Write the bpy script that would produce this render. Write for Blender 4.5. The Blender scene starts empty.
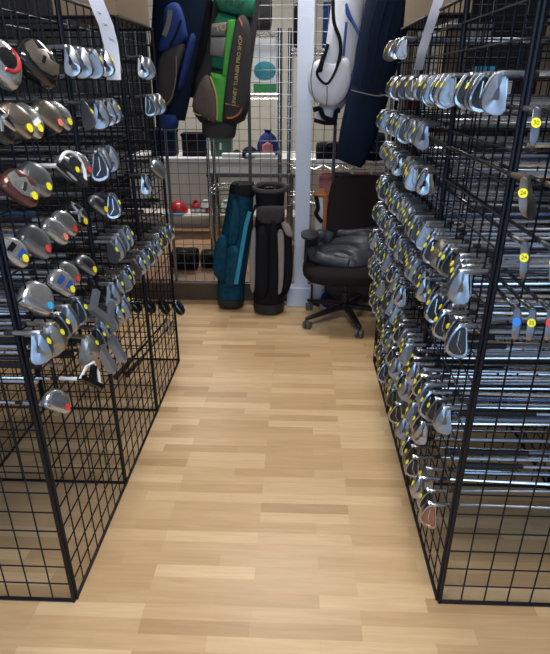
import bpy, math, random
from mathutils import Vector, Matrix
random.seed(11)
PI = math.pi
S = bpy.context.scene
COL = S.collection
V = Vector

# ------------------------------------------------------------------ camera
CAM_H, PITCH, YAW, FPX, CY = 1.593, .4458, .0389, 566.8, 352.0
cam = bpy.data.cameras.new('camera'); cam_o = bpy.data.objects.new('camera', cam); COL.objects.link(cam_o)
cam_o.location = (0, 0, CAM_H); cam_o.rotation_euler = (PI/2 - PITCH, 0, YAW)
cam.sensor_fit = 'VERTICAL'; cam.sensor_height = 24; cam.lens = 24*FPX/654
cam.shift_y = (CY - 327)/654; cam.clip_start = .05
S.camera = cam_o
S.view_settings.view_transform = 'Standard'; S.view_settings.look = 'None'
S.view_settings.gamma = 1; S.view_settings.use_curve_mapping = False
S.view_settings.exposure = -0.36

_r = V((math.cos(YAW), math.sin(YAW), 0)); _f0 = V((-math.sin(YAW), math.cos(YAW), 0)); _u0 = V((0, 0, 1))
_fw = _f0*math.cos(PITCH) - _u0*math.sin(PITCH); _up = _u0*math.cos(PITCH) + _f0*math.sin(PITCH)
def ray(x, y): return _fw + _r*((x-275)/FPX) - _up*((y-CY)/FPX)
def atY(x, y, Y):
    d = ray(x, y); return V((0, 0, CAM_H)) + d*(Y/d.y)
def atX(x, y, X):
    d = ray(x, y); return V((0, 0, CAM_H)) + d*(X/d.x)
def atZ(x, y, Z):
    d = ray(x, y); return V((0, 0, CAM_H)) + d*((Z-CAM_H)/d.z)

# ------------------------------------------------------------------ materials
def mat(name, col, metal=0., rough=.5, noise=0., nscale=30., bump=0., bscale=200., coat=0., emit=None, estr=0., spec=.5):
    m = bpy.data.materials.new(name); m.use_nodes = True
    if 'fabric' in name: spec = .12
    nt = m.node_tree; b = nt.nodes['Principled BSDF']
    b.inputs['Base Color'].default_value = (*col, 1); b.inputs['Metallic'].default_value = metal
    b.inputs['Roughness'].default_value = rough; b.inputs['Coat Weight'].default_value = coat
    b.inputs['Specular IOR Level'].default_value = spec
    if emit:
        b.inputs['Emission Color'].default_value = (*emit, 1); b.inputs['Emission Strength'].default_value = estr
    if noise:
        tc = nt.nodes.new('ShaderNodeTexCoord'); n = nt.nodes.new('ShaderNodeTexNoise'); n.inputs['Scale'].default_value = nscale
        n.inputs['Detail'].default_value = 4
        r = nt.nodes.new('ShaderNodeMix'); r.data_type = 'RGBA'
        r.inputs[6].default_value = (*[c*(1-noise) for c in col], 1); r.inputs[7].default_value = (*[min(1, c*(1+noise)) for c in col], 1)
        nt.links.new(tc.outputs['Object'], n.inputs['Vector']); nt.links.new(n.outputs['Fac'], r.inputs[0]); nt.links.new(r.outputs[2], b.inputs['Base Color'])
    if bump:
        tc = nt.nodes.new('ShaderNodeTexCoord'); n = nt.nodes.new('ShaderNodeTexNoise'); n.inputs['Scale'].default_value = bscale
        bp = nt.nodes.new('ShaderNodeBump'); bp.inputs['Strength'].default_value = bump; bp.inputs['Distance'].default_value = .003
        nt.links.new(tc.outputs['Object'], n.inputs['Vector']); nt.links.new(n.outputs['Fac'], bp.inputs['Height']); nt.links.new(bp.outputs['Normal'], b.inputs['Normal'])
    return m

def floor_mat():
    m = bpy.data.materials.new('maple_laminate'); m.use_nodes = True
    nt = m.node_tree; N = nt.nodes; L = nt.links; b = N['Principled BSDF']
    tc = N.new('ShaderNodeTexCoord')
    def brick(off, freq, w, h, seed):
        mp = N.new('ShaderNodeMapping'); mp.inputs['Location'].default_value = (seed, seed*.37, 0)
        L.new(tc.outputs['Object'], mp.inputs['Vector'])
        k = N.new('ShaderNodeTexBrick'); k.offset = off; k.offset_frequency = freq; k.squash = 1
        k.inputs['Color1'].default_value = (0, 0, 0, 1); k.inputs['Color2'].default_value = (1, 1, 1, 1); k.inputs['Mortar'].default_value = (.35, .35, .35, 1)
        k.inputs['Scale'].default_value = 1; k.inputs['Mortar Size'].default_value = .0006; k.inputs['Mortar Smooth'].default_value = .3
        k.inputs['Brick Width'].default_value = w; k.inputs['Row Height'].default_value = h
        L.new(mp.outputs['Vector'], k.inputs['Vector']); return k
    k = brick(.37, 3, .36, .058, 0.13)
    ramp = N.new('ShaderNodeValToRGB'); L.new(k.outputs['Color'], ramp.inputs['Fac'])
    e = ramp.color_ramp.elements
    e[0].position = 0; e[0].color = (.56, .345, .175, 1); e[1].position = 1; e[1].color = (.85, .61, .36, 1)
    for p, c in ((.25, (.74, .50, .275, 1)), (.5, (.65, .42, .22, 1)), (.75, (.79, .55, .31, 1))):
        q = e.new(p); q.color = c
    mp = N.new('ShaderNodeMapping'); mp.inputs['Scale'].default_value = (2.2, 26, 1); L.new(tc.outputs['Object'], mp.inputs['Vector'])
    n = N.new('ShaderNodeTexNoise'); n.inputs['Scale'].default_value = 2.2; n.inputs['Detail'].default_value = 6; n.inputs['Distortion'].default_value = .8
    L.new(mp.outputs['Vector'], n.inputs['Vector'])
    mx = N.new('ShaderNodeMix'); mx.data_type = 'RGBA'; mx.blend_type = 'MULTIPLY'
    r2 = N.new('ShaderNodeValToRGB'); r2.color_ramp.elements[0].color = (.80, .76, .70, 1); r2.color_ramp.elements[0].position = .3; r2.color_ramp.elements[1].color = (1.08, 1.06, 1.04, 1); r2.color_ramp.elements[1].position = .7
    L.new(n.outputs['Fac'], r2.inputs['Fac']); mx.inputs[0].default_value = .5
    L.new(ramp.outputs['Color'], mx.inputs[6]); L.new(r2.outputs['Color'], mx.inputs[7])
    L.new(mx.outputs[2], b.inputs['Base Color'])
    b.inputs['Roughness'].default_value = .36; b.inputs['Specular IOR Level'].default_value = .45
    return m

M = {}
M['floor'] = floor_mat()
M['wire'] = mat('black_powder_coat', (.002, .0035, .009), 0, .42, spec=.3)
M['silver_wire'] = mat('grey_wire', (.20, .205, .215), .6, .4)
M['chrome'] = mat('chrome', (.72, .74, .77), 1, .17)
M['head_chrome'] = mat('polished_head', (.40, .425, .47), .95, .24, .06, 90)
M['steel'] = mat('satin_steel', (.33, .35, .39), .92, .33, .12, 60)
M['dark_steel'] = mat('gunmetal', (.20, .21, .23), 1, .3)
M['face'] = mat('milled_face', (.50, .53, .58), .88, .33, .08, 120)
M['black'] = mat('black_rubber', (.012, .012, .013), 0, .55)
M['gloss_black'] = mat('gloss_black', (.01, .01, .012), 0, .12, coat=.6)
M['insert_black'] = mat('cavity_black', (.02, .022, .027), 0, .35)
M['insert_grey'] = mat('cavity_grey', (.25, .28, .34), .7, .35)
M['insert_copper'] = mat('cavity_rust', (.36, .15, .09), .5, .4)
M['yellow'] = mat('yellow_sticker', (.90, .80, .03), 0, .55)
M['red'] = mat('red_sticker', (.75, .06, .05), 0, .5)
M['blue_dot'] = mat('blue_sticker', (.03, .22, .75), 0, .5)
M['cyan_dot'] = mat('light_blue_sticker', (.05, .45, .85), 0, .5)
M['salmon'] = mat('salmon_sticker', (.85, .25, .18), 0, .5)
M['ink'] = mat('ink', (.05, .06, .02), 0, .7)
M['tan_metal'] = mat('champagne_metal', (.42, .37, .31), .9, .28)
M['copper'] = mat('copper_brown_paint', (.13, .050, .038), .5, .3, coat=.4)
M['grey_paint'] = mat('grey_paint', (.30, .31, .33), .7, .28, coat=.4)
M['silver_paint'] = mat('silver_paint', (.55, .56, .57), .8, .26, coat=.3)
M['white_paint'] = mat('white_paint', (.75, .75, .77), 0, .3)
M['blue_paint'] = mat('blue_paint', (.03, .10, .42), .3, .25, coat=.4)
M['red_paint'] = mat('red_paint', (.5, .02, .03), .1, .3)
M['graphite'] = mat('dark_graphite', (.02, .022, .03), .2, .25, coat=.4)
M['graphite_red'] = mat('red_graphite', (.25, .03, .05), .2, .25, coat=.4)
M['graphite_blue'] = mat('blue_graphite', (.03, .07, .22), .2, .25, coat=.4)
M['wall_dark'] = mat('dark_fill_wall', (.010, .011, .015), 0, .9, .1, 4, spec=.1)  # near-black fill, standing in for the dark aisles beyond the racks
M['wall_white'] = mat('off_white_wall', (.62, .60, .55), 0, .8, .04, 3)
M['column'] = mat('white_column', (.62, .68, .82), 0, .55, .03, 5)
M['reflector_paint'] = mat('pale_blue_reflector', (.42, .48, .58), 0, .7, .04, 3)  # pale coat of the added sheets that brighten reflections in the metal
M['putter_steel'] = mat('putter_steel', (.36, .40, .48), .75, .35)
M['pocket_brown'] = mat('brown_grey_fabric', (.105, .080, .076), 0, .75, .2, 50, .4, 400)
M['table_grey'] = mat('grey_table_edge', (.10, .10, .11), 0, .5)
M['ceiling'] = mat('ceiling_tile', (.6, .6, .6), 0, .9)
M['brown_wood'] = mat('dark_brown_board', (.085, .055, .04), 0, .5, .25, 12)
M['plat_wood'] = mat('platform_wood', (.40, .24, .14), 0, .5, .2, 8)
M['paper'] = mat('paper', (.72, .74, .86), 0, .8)
M['card'] = mat('cardboard', (.24, .165, .105), 0, .85, .08, 10)
M['fabric_black'] = mat('black_fabric', (.010, .010, .013), 0, .75, .2, 60, .4, 400)
M['fabric_navy'] = mat('navy_fabric', (.0055, .012, .030), 0, .75, .2, 40, .4, 400)
M['fabric_blue'] = mat('royal_blue_fabric', (.018, .040, .17), 0, .6, .15, 40, .3, 400)
M['fabric_grey'] = mat('charcoal_fabric', (.050, .044, .047), 0, .75, .2, 50, .4, 400)
M['fabric_ash'] = mat('ash_grey_fabric', (.17, .16, .16), 0, .75, .15, 50, .3, 400)
M['fabric_green'] = mat('bright_green_fabric', (.075, .36, .06), 0, .6, .12, 40)
M['fabric_dgreen'] = mat('deep_green_fabric', (.015, .13, .07), 0, .6, .12, 40)
M['fabric_teal'] = mat('teal_patterned_fabric', (.006, .055, .10), 0, .6, .85, 28, .3, 300)
M['teal_strap'] = mat('bright_teal_strap', (.02, .27, .42), 0, .5)
M['fabric_white'] = mat('white_vinyl', (.62, .64, .70), 0, .4, .06, 8, .25, 14)
M['vinyl_blue'] = mat('blue_vinyl', (.02, .05, .26), 0, .4)
M['piping'] = mat('orange_piping', (.50, .13, .04), 0, .6)
M['gold'] = mat('gold_print', (.55, .42, .10), .2, .5)
M['maroon'] = mat('maroon_trim', (.16, .02, .03), 0, .6)
M['beige_panel'] = mat('taupe_panel', (.30, .265, .245), 0, .7, .1, 40)
M['seat_fabric'] = mat('dark_chair_fabric', (.020, .015, .016), 0, .85, .2, 80, .4, 500)
M['plastic_black'] = mat('black_plastic', (.012, .013, .016), 0, .42)
M['castor_grey'] = mat('grey_castor', (.10, .11, .12), 0, .5)
M['puffer'] = mat('dark_slate_nylon', (.040, .045, .060), 0, .45, .15, 15, .35, 45)
M['orange'] = mat('orange_fabric', (.42, .15, .06), 0, .6)
M['green_plastic'] = mat('green_plastic', (.04, .12, .07), 0, .5)
M['pink'] = mat('pink_fabric', (.55, .20, .22), 0, .7)
M['teal_pack'] = mat('teal_print', (.03, .28, .36), 0, .4, .5, 9)
M['white_pack'] = mat('white_pack', (.75, .76, .80), 0, .45)
M['green_pack'] = mat('green_pack', (.03, .25, .06), 0, .45)
M['lamp'] = mat('lamp_diffuser', (.9, .9, .9), 0, .5, emit=(.93, .97, 1), estr=9)
M['glass'] = mat('window_glass', (.8, .9, 1), 0, .05, emit=(.45, .68, 1), estr=1.6)

def text_mesh(body, size, ext, m, name):
    cu = bpy.data.curves.new(name, 'FONT'); cu.body = body; cu.size = size; cu.extrude = ext; cu.align_x = 'CENTER'; cu.align_y = 'CENTER'
    tmp = bpy.data.objects.new(name, cu); COL.objects.link(tmp); bpy.context.view_layer.update()
    me = bpy.data.meshes.new_from_object(tmp.evaluated_get(bpy.context.evaluated_depsgraph_get()))
    bpy.data.objects.remove(tmp); bpy.data.curves.remove(cu); me.materials.clear(); me.materials.append(M[m]); me.name = name
    o = bpy.data.objects.new(name, me); COL.objects.link(o); return o
# ------------------------------------------------------------------ mesh builder
class MB:
    def __init__(s): s.v = []; s.f = []; s.m = []
    def add(s, vs, fs, m=0):
        o = len(s.v); s.v += [tuple(v) for v in vs]
        for f in fs: s.f.append(tuple(i+o for i in f)); s.m.append(m)
    def loft(s, rings, m=0, cap=True, mcap=None):
        n = len(rings[0]); vs = [p for r in rings for p in r]; fs = []
        for i in range(len(rings)-1):
            for j in range(n):
                k = (j+1) % n; fs.append((i*n+j, i*n+k, (i+1)*n+k, (i+1)*n+j))
        s.add(vs, fs, m)
        if cap:
            o = len(s.v)-len(vs)
            s.f.append(tuple(o+j for j in reversed(range(n)))); s.m.append(m)
            s.f.append(tuple(o+(len(rings)-1)*n+j for j in range(n))); s.m.append(m if mcap is None else mcap)
        return s
    def tube(s, pts, r, n=8, m=0, closed=False):
        pts = [V(p) for p in pts]; rs = r if isinstance(r, (list, tuple)) else [r]*len(pts)
        rings = []; ref = None
        for i, p in enumerate(pts):
            t = (pts[min(i+1, len(pts)-1)] - pts[max(i-1, 0)]).normalized()
            if ref is None: ref = V((0, 0, 1)) if abs(t.z) < .9 else V((0, 1, 0))
            u = t.cross(ref)
            if u.length < 1e-4: u = t.cross(V((.3, .8, .5)))
            u.normalize(); w = t.cross(u); ref = u.cross(t) if False else ref
            rings.append([p + (u*math.cos(a) + w*math.sin(a))*rs[i] for a in (2*PI*j/n for j in range(n))])
        return s.loft(rings, m)
    def box(s, c, d, rot=None, m=0):
        c = V(c); R = rot or Matrix.Identity(3)
        vs = [c + R @ V((x*d[0]/2, y*d[1]/2, z*d[2]/2)) for x in (-1, 1) for y in (-1, 1) for z in (-1, 1)]
        s.add(vs, [(0, 1, 3, 2), (4, 6, 7, 5), (0, 4, 5, 1), (2, 3, 7, 6), (0, 2, 6, 4), (1, 5, 7, 3)], m); return s
    def pillow(s, outline, n, t, m=0, back=.05):
        """puffed panel: closed outline of 3-D points, bulging by t along n, its back sunk by back"""
        n = V(n); P = [V(p) for p in outline]; c = sum(P, V((0, 0, 0)))/len(P)
        sc = lambda k, d: [c + (p-c)*k + n*d for p in P]
        s.loft([sc(.97, -back), sc(1, -back*.2), sc(1, t*.35), sc(.95, t*.7), sc(.8, t*.93), sc(.45, t), ], m); return s
    def build(s, name, mats, parent=None, smooth=True, bevel=0, sub=0, angle=.7, loc=None):
        me = bpy.data.meshes.new(name); me.from_pydata(s.v, [], s.f)
        for m in (mats if isinstance(mats, (list, tuple)) else [mats]): me.materials.append(M[m])
        me.polygons.foreach_set('material_index', s.m)
        if smooth:
            me.polygons.foreach_set('use_smooth', [True]*len(me.polygons)); me.set_sharp_from_angle(angle=angle)
        me.update()
        o = bpy.data.objects.new(name, me); COL.objects.link(o)
        if parent: o.parent = parent
        if loc is not None: o.location = loc
        if bevel:
            b = o.modifiers.new('bevel', 'BEVEL'); b.width = bevel; b.segments = 3
        if sub:
            b = o.modifiers.new('sub', 'SUBSURF'); b.levels = sub; b.render_levels = sub
        return o

def tag(o, label, cat, group=None):
    o['label'] = label; o['category'] = cat
    if group: o['group'] = group
    return o
def thing(name, label, cat, loc=(0, 0, 0), rz=0, group=None):
    o = bpy.data.objects.new(name, None); COL.objects.link(o); o.empty_display_size = .05
    o.location = loc; o.rotation_euler = (0, 0, rz)
    return tag(o, label, cat, group)
def structure(o): o['kind'] = 'structure'; return o
def rot_from(x, z=None):
    x = V(x).normalized(); z = V(z or (0, 0, 1)); y = z.cross(x).normalized(); z = x.cross(y)
    return Matrix((x, y, z)).transposed()
def ell(c, u, w, a, b, n=20, p=2.0):
    out = []
    for j in range(n):
        t = 2*PI*j/n; ct, st = math.cos(t), math.sin(t)
        out.append(V(c) + V(u)*(a*math.copysign(abs(ct)**(2/p), ct)) + V(w)*(b*math.copysign(abs(st)**(2/p), st)))
    return out

# ------------------------------------------------------------------ room
RX, RY0, RY1, RH = 1.95, -2.6, 8.2, 3.0
structure(MB().box((0, 2.8, -.05), (2*RX, 10.8, .1)).build('floor', 'floor', smooth=False))
structure(MB().box((0, 2.8, RH+.05), (2*RX, 10.8, .1)).build('ceiling', 'ceiling', smooth=False))
structure(MB().box((-RX-.05, 2.8, RH/2), (.1, 10.8, RH)).build('wall_left', 'wall_dark', smooth=False))  # set close to the rack as a dark fill behind it
structure(MB().box((RX+.05, 2.8, RH/2), (.1, 10.8, RH)).build('wall_right', 'wall_dark', smooth=False))  # likewise a close dark fill behind the right rack
structure(MB().box((0, RY1+.05, RH/2), (2*RX, .1, RH)).build('wall_back', 'wall_white', smooth=False))
wf = MB()
for c, d in (((0, RY0-.05, .25), (2*RX, .1, .5)), ((0, RY0-.05, 2.8), (2*RX, .1, .4)), ((-1.85, RY0-.05, 1.55), (.2, .1, 2.1)), ((1.85, RY0-.05, 1.55), (.2, .1, 2.1))):
    wf.box(c, d)
structure(wf.build('wall_front', 'wall_dark', smooth=False))
structure(MB().box((-RX+.006, (RY0+.5)/2, RH/2), (.012, .5-RY0, RH)).build('wall_reflector_left', 'reflector_paint', smooth=False))  # unseen pale sheet added so the club heads reflect something brighter
structure(MB().box((RX-.006, (RY0+.5)/2, RH/2), (.012, .5-RY0, RH)).build('wall_reflector_right', 'reflector_paint', smooth=False))  # matching added reflector sheet, out of view on the right
win = structure(MB().box((0, RY0-.05, 1.55), (3.5, .01, 2.1)).build('window_1', 'glass', smooth=False))
fr = MB()
for x in (-1.72, -.58, .58, 1.72): fr.box((x, RY0-.04, 1.55), (.06, .06, 2.1))
for z in (.53, 2.57): fr.box((0, RY0-.04, z), (3.5, .06, .06))
fr.build('window_frame', 'plastic_black', win, smooth=False)
# raised display platform at the back with its dark front board
PY, PZ = 4.30, .135
plat = structure(MB().box((0, (PY+RY1)/2, PZ/2), (2*RX, RY1-PY, PZ)).build('floor_platform', 'plat_wood', smooth=False))
structure(MB().box((0, PY-.012, PZ/2+.002), (2*RX, .02, PZ+.004)).build('trim_1', 'brown_wood', smooth=False))
# column with plinth in front of the grid partition
cx = .036
col = structure(MB().box((cx, 4.226, RH/2), (.108, .09, RH)).build('trim_2', 'column', smooth=False, bevel=.004))
structure(MB().box((cx-.014, 4.218, .075), (.185, .11, .15)).build('baseboard_1', 'column', smooth=False, bevel=.006))

# ceiling lights
def ceiling_light(x, y, label, power):
    t = thing('ceiling_light', label, 'light', (x, y, RH), 0, 'ceiling light panels')
    f = MB()
    for c, d in (((0, .3, -.02), (1.24, .03, .04)), ((0, -.3, -.02), (1.24, .03, .04)), ((.61, 0, -.02), (.03, .6, .04)), ((-.61, 0, -.02), (.03, .6, .04))): f.box(c, d)
    f.build('frame', 'white_paint', t, smooth=False)
    MB().box((0, 0, -.012), (1.19, .57, .012)).build('diffuser', 'lamp', t, smooth=False)
    l = bpy.data.lights.new('ceiling_lamp', 'AREA'); l.shape = 'RECTANGLE'; l.size = 1.15; l.size_y = .55; l.energy = power; l.color = (1.0, .93, .82)
    lo = bpy.data.objects.new('ceiling_lamp', l); COL.objects.link(lo); lo.location = (x, y, RH-.045)
ceiling_light(-.1, .9, 'white ceiling light panel over the aisle between the racks', 50)
ceiling_light(-.1, 3.9, 'white ceiling light panel above the office chair', 27)
ceiling_light(-.9, 6.4, 'white ceiling light panel above the back display counter', 55)
sun = bpy.data.lights.new('window_light', 'AREA'); sun.shape = 'RECTANGLE'; sun.size = 3.4; sun.size_y = 2.0; sun.energy = 52; sun.color = (.40, .66, 1)
so = bpy.data.objects.new('window_light', sun); COL.objects.link(so); so.location = (0, RY0+.06, 1.55); so.rotation_euler = (PI/2, 0, 0)
w = bpy.data.worlds.new('world'); S.world = w; w.use_nodes = True
w.node_tree.nodes['Background'].inputs[0].default_value = (.55, .7, 1, 1); w.node_tree.nodes['Background'].inputs[1].default_value = .3

# ------------------------------------------------------------------ grid panels
G = .0762
def panel_meshes(cols, rows, rw, rf, m, n=5):
    W, Hh = cols*G, rows*G
    wi = MB(); fr = MB()
    for i in range(1, cols): wi.tube([(i*G, 0, .004), (i*G, 0, Hh-.004)], rw, n)
    for k in range(1, rows): wi.tube([(.004, rw*1.6, k*G), (W-.004, rw*1.6, k*G)], rw, n)
    fr.tube([(rf, 0, 0), (rf, 0, Hh)], rf, 8); fr.tube([(W-rf, 0, 0), (W-rf, 0, Hh)], rf, 8)
    fr.tube([(0, 0, rf), (W, 0, rf)], rf, 8); fr.tube([(0, 0, Hh-rf), (W, 0, Hh-rf)], rf, 8)
    a = wi.build('wire_grid', m); b = fr.build('frame', m)
    da, db = a.data, b.data
    bpy.data.objects.remove(a); bpy.data.objects.remove(b)
    return da, db
def grid_panel(meshes, label, loc, rz, group, name='gridwall_panel'):
    t = thing(name, label, 'grid panel', loc, rz, group)
    for nm, d in zip(('wire_grid', 'frame'), meshes):
        o = bpy.data.objects.new(nm, d); COL.objects.link(o); o.parent = t
    return t
PM = panel_meshes(8, 24, .0026, .0062, 'wire')
XL, XR, YL, YR = -.729, .497, 1.350, 1.393
W8 = 8*G
bay = ['nearest', 'middle', 'farthest']
for side, X, Y0 in (('left', XL, YL), ('right', XR, YR)):
    sx = -1 if side == 'left' else 1
    for i in range(3):
        grid_panel(PM, f'black wire grid panel along the aisle, {bay[i]} bay of the {side} club rack', (X, Y0+i*W8, 0), PI/2, f'aisle panels of the {side} rack')
        grid_panel(PM, f'black wire grid panel on the outer side, {bay[i]} bay of the {side} club rack', (X+sx*W8, Y0+i*W8, 0), PI/2, f'outer panels of the {side} rack')
    for i, nm in enumerate(('facing the camera, front end', 'as divider behind the nearest bay', 'as divider behind the middle bay', 'closing the far end')):
        grid_panel(PM, f'black wire grid panel {nm} of the {side} club rack', (min(X, X+sx*W8), Y0+i*W8+(0.007 if i else -.007), 0), 0, f'cross panels of the {side} rack')
PS = panel_meshes(8, 30, .0024, .006, 'silver_wire')
for i, nm in enumerate(('behind the left club rack', 'behind the hanging green bag', 'behind the black standing bag', 'behind the office chair', 'behind the right club rack')):
    grid_panel(PS, f'grey wire grid partition panel {nm}', (-1.57+i*W8, PY+.03, PZ+.002), 0, 'grey grid partition at the back')

# ------------------------------------------------------------------ golf clubs: canonical club: shaft along +X, toe hangs to -X -Z, back of the head towards -Y
LIE = math.radians(68)
def frame(lie):
    t = V((-math.cos(lie), 0, -math.sin(lie))); up = V((math.sin(lie), 0, -math.cos(lie))); return t, up
def keep(o):
    d = o.data; bpy.data.objects.remove(o); return d

def iron_head(mats, cavity=True, loft=.5, k=1.0, tall=1.0, flip=False):
    t, up = frame(LIE); sh = V((1, 0, 0))
    out = [(-2, 15), (0, 7), (6, 1), (18, -1.5), (36, -2.5), (54, -1.5), (68, 2), (77, 10), (81, 23), (79, 37), (73, 46), (63, 49.5), (53, 46.5), (40, 40), (24, 31), (10, 24), (2, 20)]
    k *= 1.07; out = [(a*k*.001, b*k*tall*.001) for a, b in out]
    ca = sum(p[0] for p in out)/len(out); cb = sum(p[1] for p in out)/len(out)
    heel = (3*k*.001, 16*k*.001); L = .058
    org = V((heel[0] - math.cos(LIE)*L, 0, heel[1] + math.sin(LIE)*L))
    T = math.tan(loft)
    def P(a, b, y): return t*(a-org.x) + up*(b-org.z) + V((0, y - b*T + .010, 0))
    def th(b):
        b *= 1000
        return .001*(19 - 9*min(1, max(0, b)/14) - 4.5*min(1, max(0, b-14)/34))
    def ring(s, yf):
        return [P(ca+(a-ca)*s, cb+(b-cb)*s, yf(b)) for a, b in out]
    mb = MB()
    R = [ring(.96, lambda b: 0), ring(1, lambda b: -.0016), ring(1, lambda b: -th(b)+.002), ring(.955, lambda b: -th(b))]
    mb.loft(R, 0, cap=False)
    o = len(mb.v)-len(R)*len(out); n = len(out)
    mb.f.append(tuple(o+j for j in reversed(range(n)))); mb.m.append(2)
    if cavity:
        R2 = [ring(.955, lambda b: -th(b)), ring(.80, lambda b: -th(b)-.0003)]
        mb.loft(R2, 0, cap=False)
        R3 = [ring(.80, lambda b: -th(b)-.0003), ring(.75, lambda b: -th(b)+min(.006, th(b)*.6))]
        mb.loft(R3, 1, cap=False)
        o = len(mb.v)-n; mb.f.append(tuple(o+j for j in range(n))); mb.m.append(1)
        # badge ridge in the cavity
        mb.tube([P(.018*k, .012*k, -th(.012)+.002), P(.05*k, .022*k, -th(.022)+.001), P(.062*k, .038*k, -th(.038)+.001)], .0022, 5, 0)
    else:
        R2 = [ring(.955, lambda b: -th(b)), ring(.7, lambda b: -th(b)-.0012), ring(.3, lambda b: -th(b)-.0015)]
        mb.loft(R2, 0, cap=False); o = len(mb.v)-n; mb.f.append(tuple(o+j for j in range(n))); mb.m.append(0)
    h0 = P(heel[0], heel[1], -.005); h0b = P(heel[0]+.004, heel[1]-.012, -.006)
    mb.tube([h0b, h0, h0*.7 + V((0, 0, 0)), h0*.35, V((0, 0, 0))], [.0055, .0085, .0075, .0068, .0066], 10, 0)
    if flip: mb.v = [(x, -y, z) for x, y, z in mb.v]; mb.f = [tuple(reversed(f)) for f in mb.f]
    d = keep(mb.build('iron_head', mats, angle=.55))
    # sticker frame on the sole
    def stick(a=.036, y=None):
        c = P(a*k, -.0025*k, -th(0)*.5 if y is None else y) - up*.0012
        if flip: c.y = -c.y
        return c, -up
    return d, stick

def plan(A, D, n=22):
    out = []
    for j in range(n):
        q = 2*PI*j/n; ca, sa = math.cos(q), math.sin(q)
        if sa > 0: out.append((A*.5+A*.5*math.copysign(abs(ca)**.85, ca), D*.32+D*.68*sa))
        else: out.append((A*.5+A*.5*math.copysign(abs(ca)**.6, ca), D*.32*(1-abs(sa)**.55)))
    return out
def wood_head(mats, A, D, Hh, plate='swoosh', lie=math.radians(58)):
    t, up = frame(lie); out = plan(A, D); n = len(out)
    L = .062; hz = (.010, .45*Hh); org = V((hz[0]-math.cos(lie)*L, 0, hz[1]+math.sin(lie)*L)); cc = .22*D
    def P(a, b, c): return t*(a-org.x) + up*(b-org.z) + V((0, cc-c, 0))
    def ring(b, s, dc=0): return [P(A*.48+(a-A*.48)*s, b*Hh, D*.45+(c-D*.45)*s + dc*D) for a, c in out]
    mb = MB()
    mb.loft([ring(-.075, .25), ring(-.05, .55), ring(.0, .82), ring(.14, .96), ring(.32, 1)], 0, cap=False)
    o = len(mb.v)-5*n; mb.f.append(tuple(o+j for j in reversed(range(n)))); mb.m.append(0)
    mb.loft([ring(.32, 1), ring(.55, .96), ring(.76, .82, .01), ring(.92, .58, .02), ring(1, .25, .03)], 1, cap=False)
    o = len(mb.v)-n; mb.f.append(tuple(o+j for j in range(n))); mb.m.append(1)
    mb.tube([P(hz[0]+.012, hz[1]-.018, cc), P(hz[0], hz[1], cc), P(*hz, cc)*.4, V((0, 0, 0))], [.011, .0095, .0075, .0068], 10, 0)
    head = keep(mb.build('wood_head', mats, angle=.8))
    pb = MB()
    def Q(a, c, lift):  # point on the sole bottom, following its curve
        rr = math.hypot((a-.48)/.5, (c-.45)/.5); b = -.08 + .085*min(1.4, rr)**2.2
        return P(a*A, b*Hh - lift, c*D)
    if plate == 'ring':
        for s_, r_, m_ in ((.34, .0, 0),):
            pts = [(.55+.2*math.cos(q), .5+.25*math.sin(q)) for q in (2*PI*j/16 for j in range(16))]
            pb.loft([[Q(a, c, -.003) for a, c in pts], [Q(a, c, .0022) for a, c in pts], [Q(.55+(a-.55)*.8, .5+(c-.5)*.8, .0028) for a, c in pts]], 0)
            arc = [(.55+.27*math.cos(q), .5+.32*math.sin(q)) for q in (-PI*.45+PI*.95*j/8 for j in range(9))]
            pb.tube([Q(a, c, .001) for a, c in arc], .004, 6, 1)
    elif plate == 'swoosh':
        pts = [(.06, .45), (.24, .20), (.5, .12), (.78, .2), (.92, .4), (.88, .68), (.66, .56), (.5, .74), (.34, .58), (.18, .72)]
        ca, cc2 = .5, .42
        pb.loft([[Q(a, c, -.004) for a, c in pts], [Q(a, c, .0018) for a, c in pts], [Q(ca+(a-ca)*.86, cc2+(c-cc2)*.86, .0025) for a, c in pts]], 0)
        pb.box(Q(.5, .4, .003), (.004, .022, .008), rot_from(up), 1)
    elif plate == 'spokes':
        for q in range(5):
            an = 2*PI*q/5
            pb.tube([Q(.5+.08*math.cos(an), .45+.08*math.sin(an), .001), Q(.5+.38*math.cos(an), .45+.36*math.sin(an), .001)], [.006, .004], 6, 0)
        pts = [(.5+.09*math.cos(2*PI*j/12), .45+.09*math.sin(2*PI*j/12)) for j in range(12)]
        pb.loft([[Q(a, c, -.003) for a, c in pts], [Q(a, c, .003) for a, c in pts]], 0)
    elif plate == 'bars':
        for a0 in (.3, .62):
            pts = [(a0-.07, .2), (a0+.1, .25), (a0+.16, .6), (a0+.02, .65)]
            ca = a0+.05
            pb.loft([[Q(a, c, -.003) for a, c in pts], [Q(a, c, .002) for a, c in pts]], 1 if a0 > .5 else 0)
    else:
        pts = [(.22, .3), (.5, .2), (.78, .3), (.82, .5), (.6, .72), (.4, .72), (.2, .5)]
        pb.loft([[Q(a, c, -.003) for a, c in pts], [Q(a, c, .0016) for a, c in pts], [Q(.5+(a-.5)*.85, .45+(c-.45)*.85, .0022) for a, c in pts]], 0)
    pl = pb
    def stick(a=.8, c=.3): return Q(a, c, .0036), -(up + V((0, .0, 0)) - t*.25).normalized()
    return head, pl, stick
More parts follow.
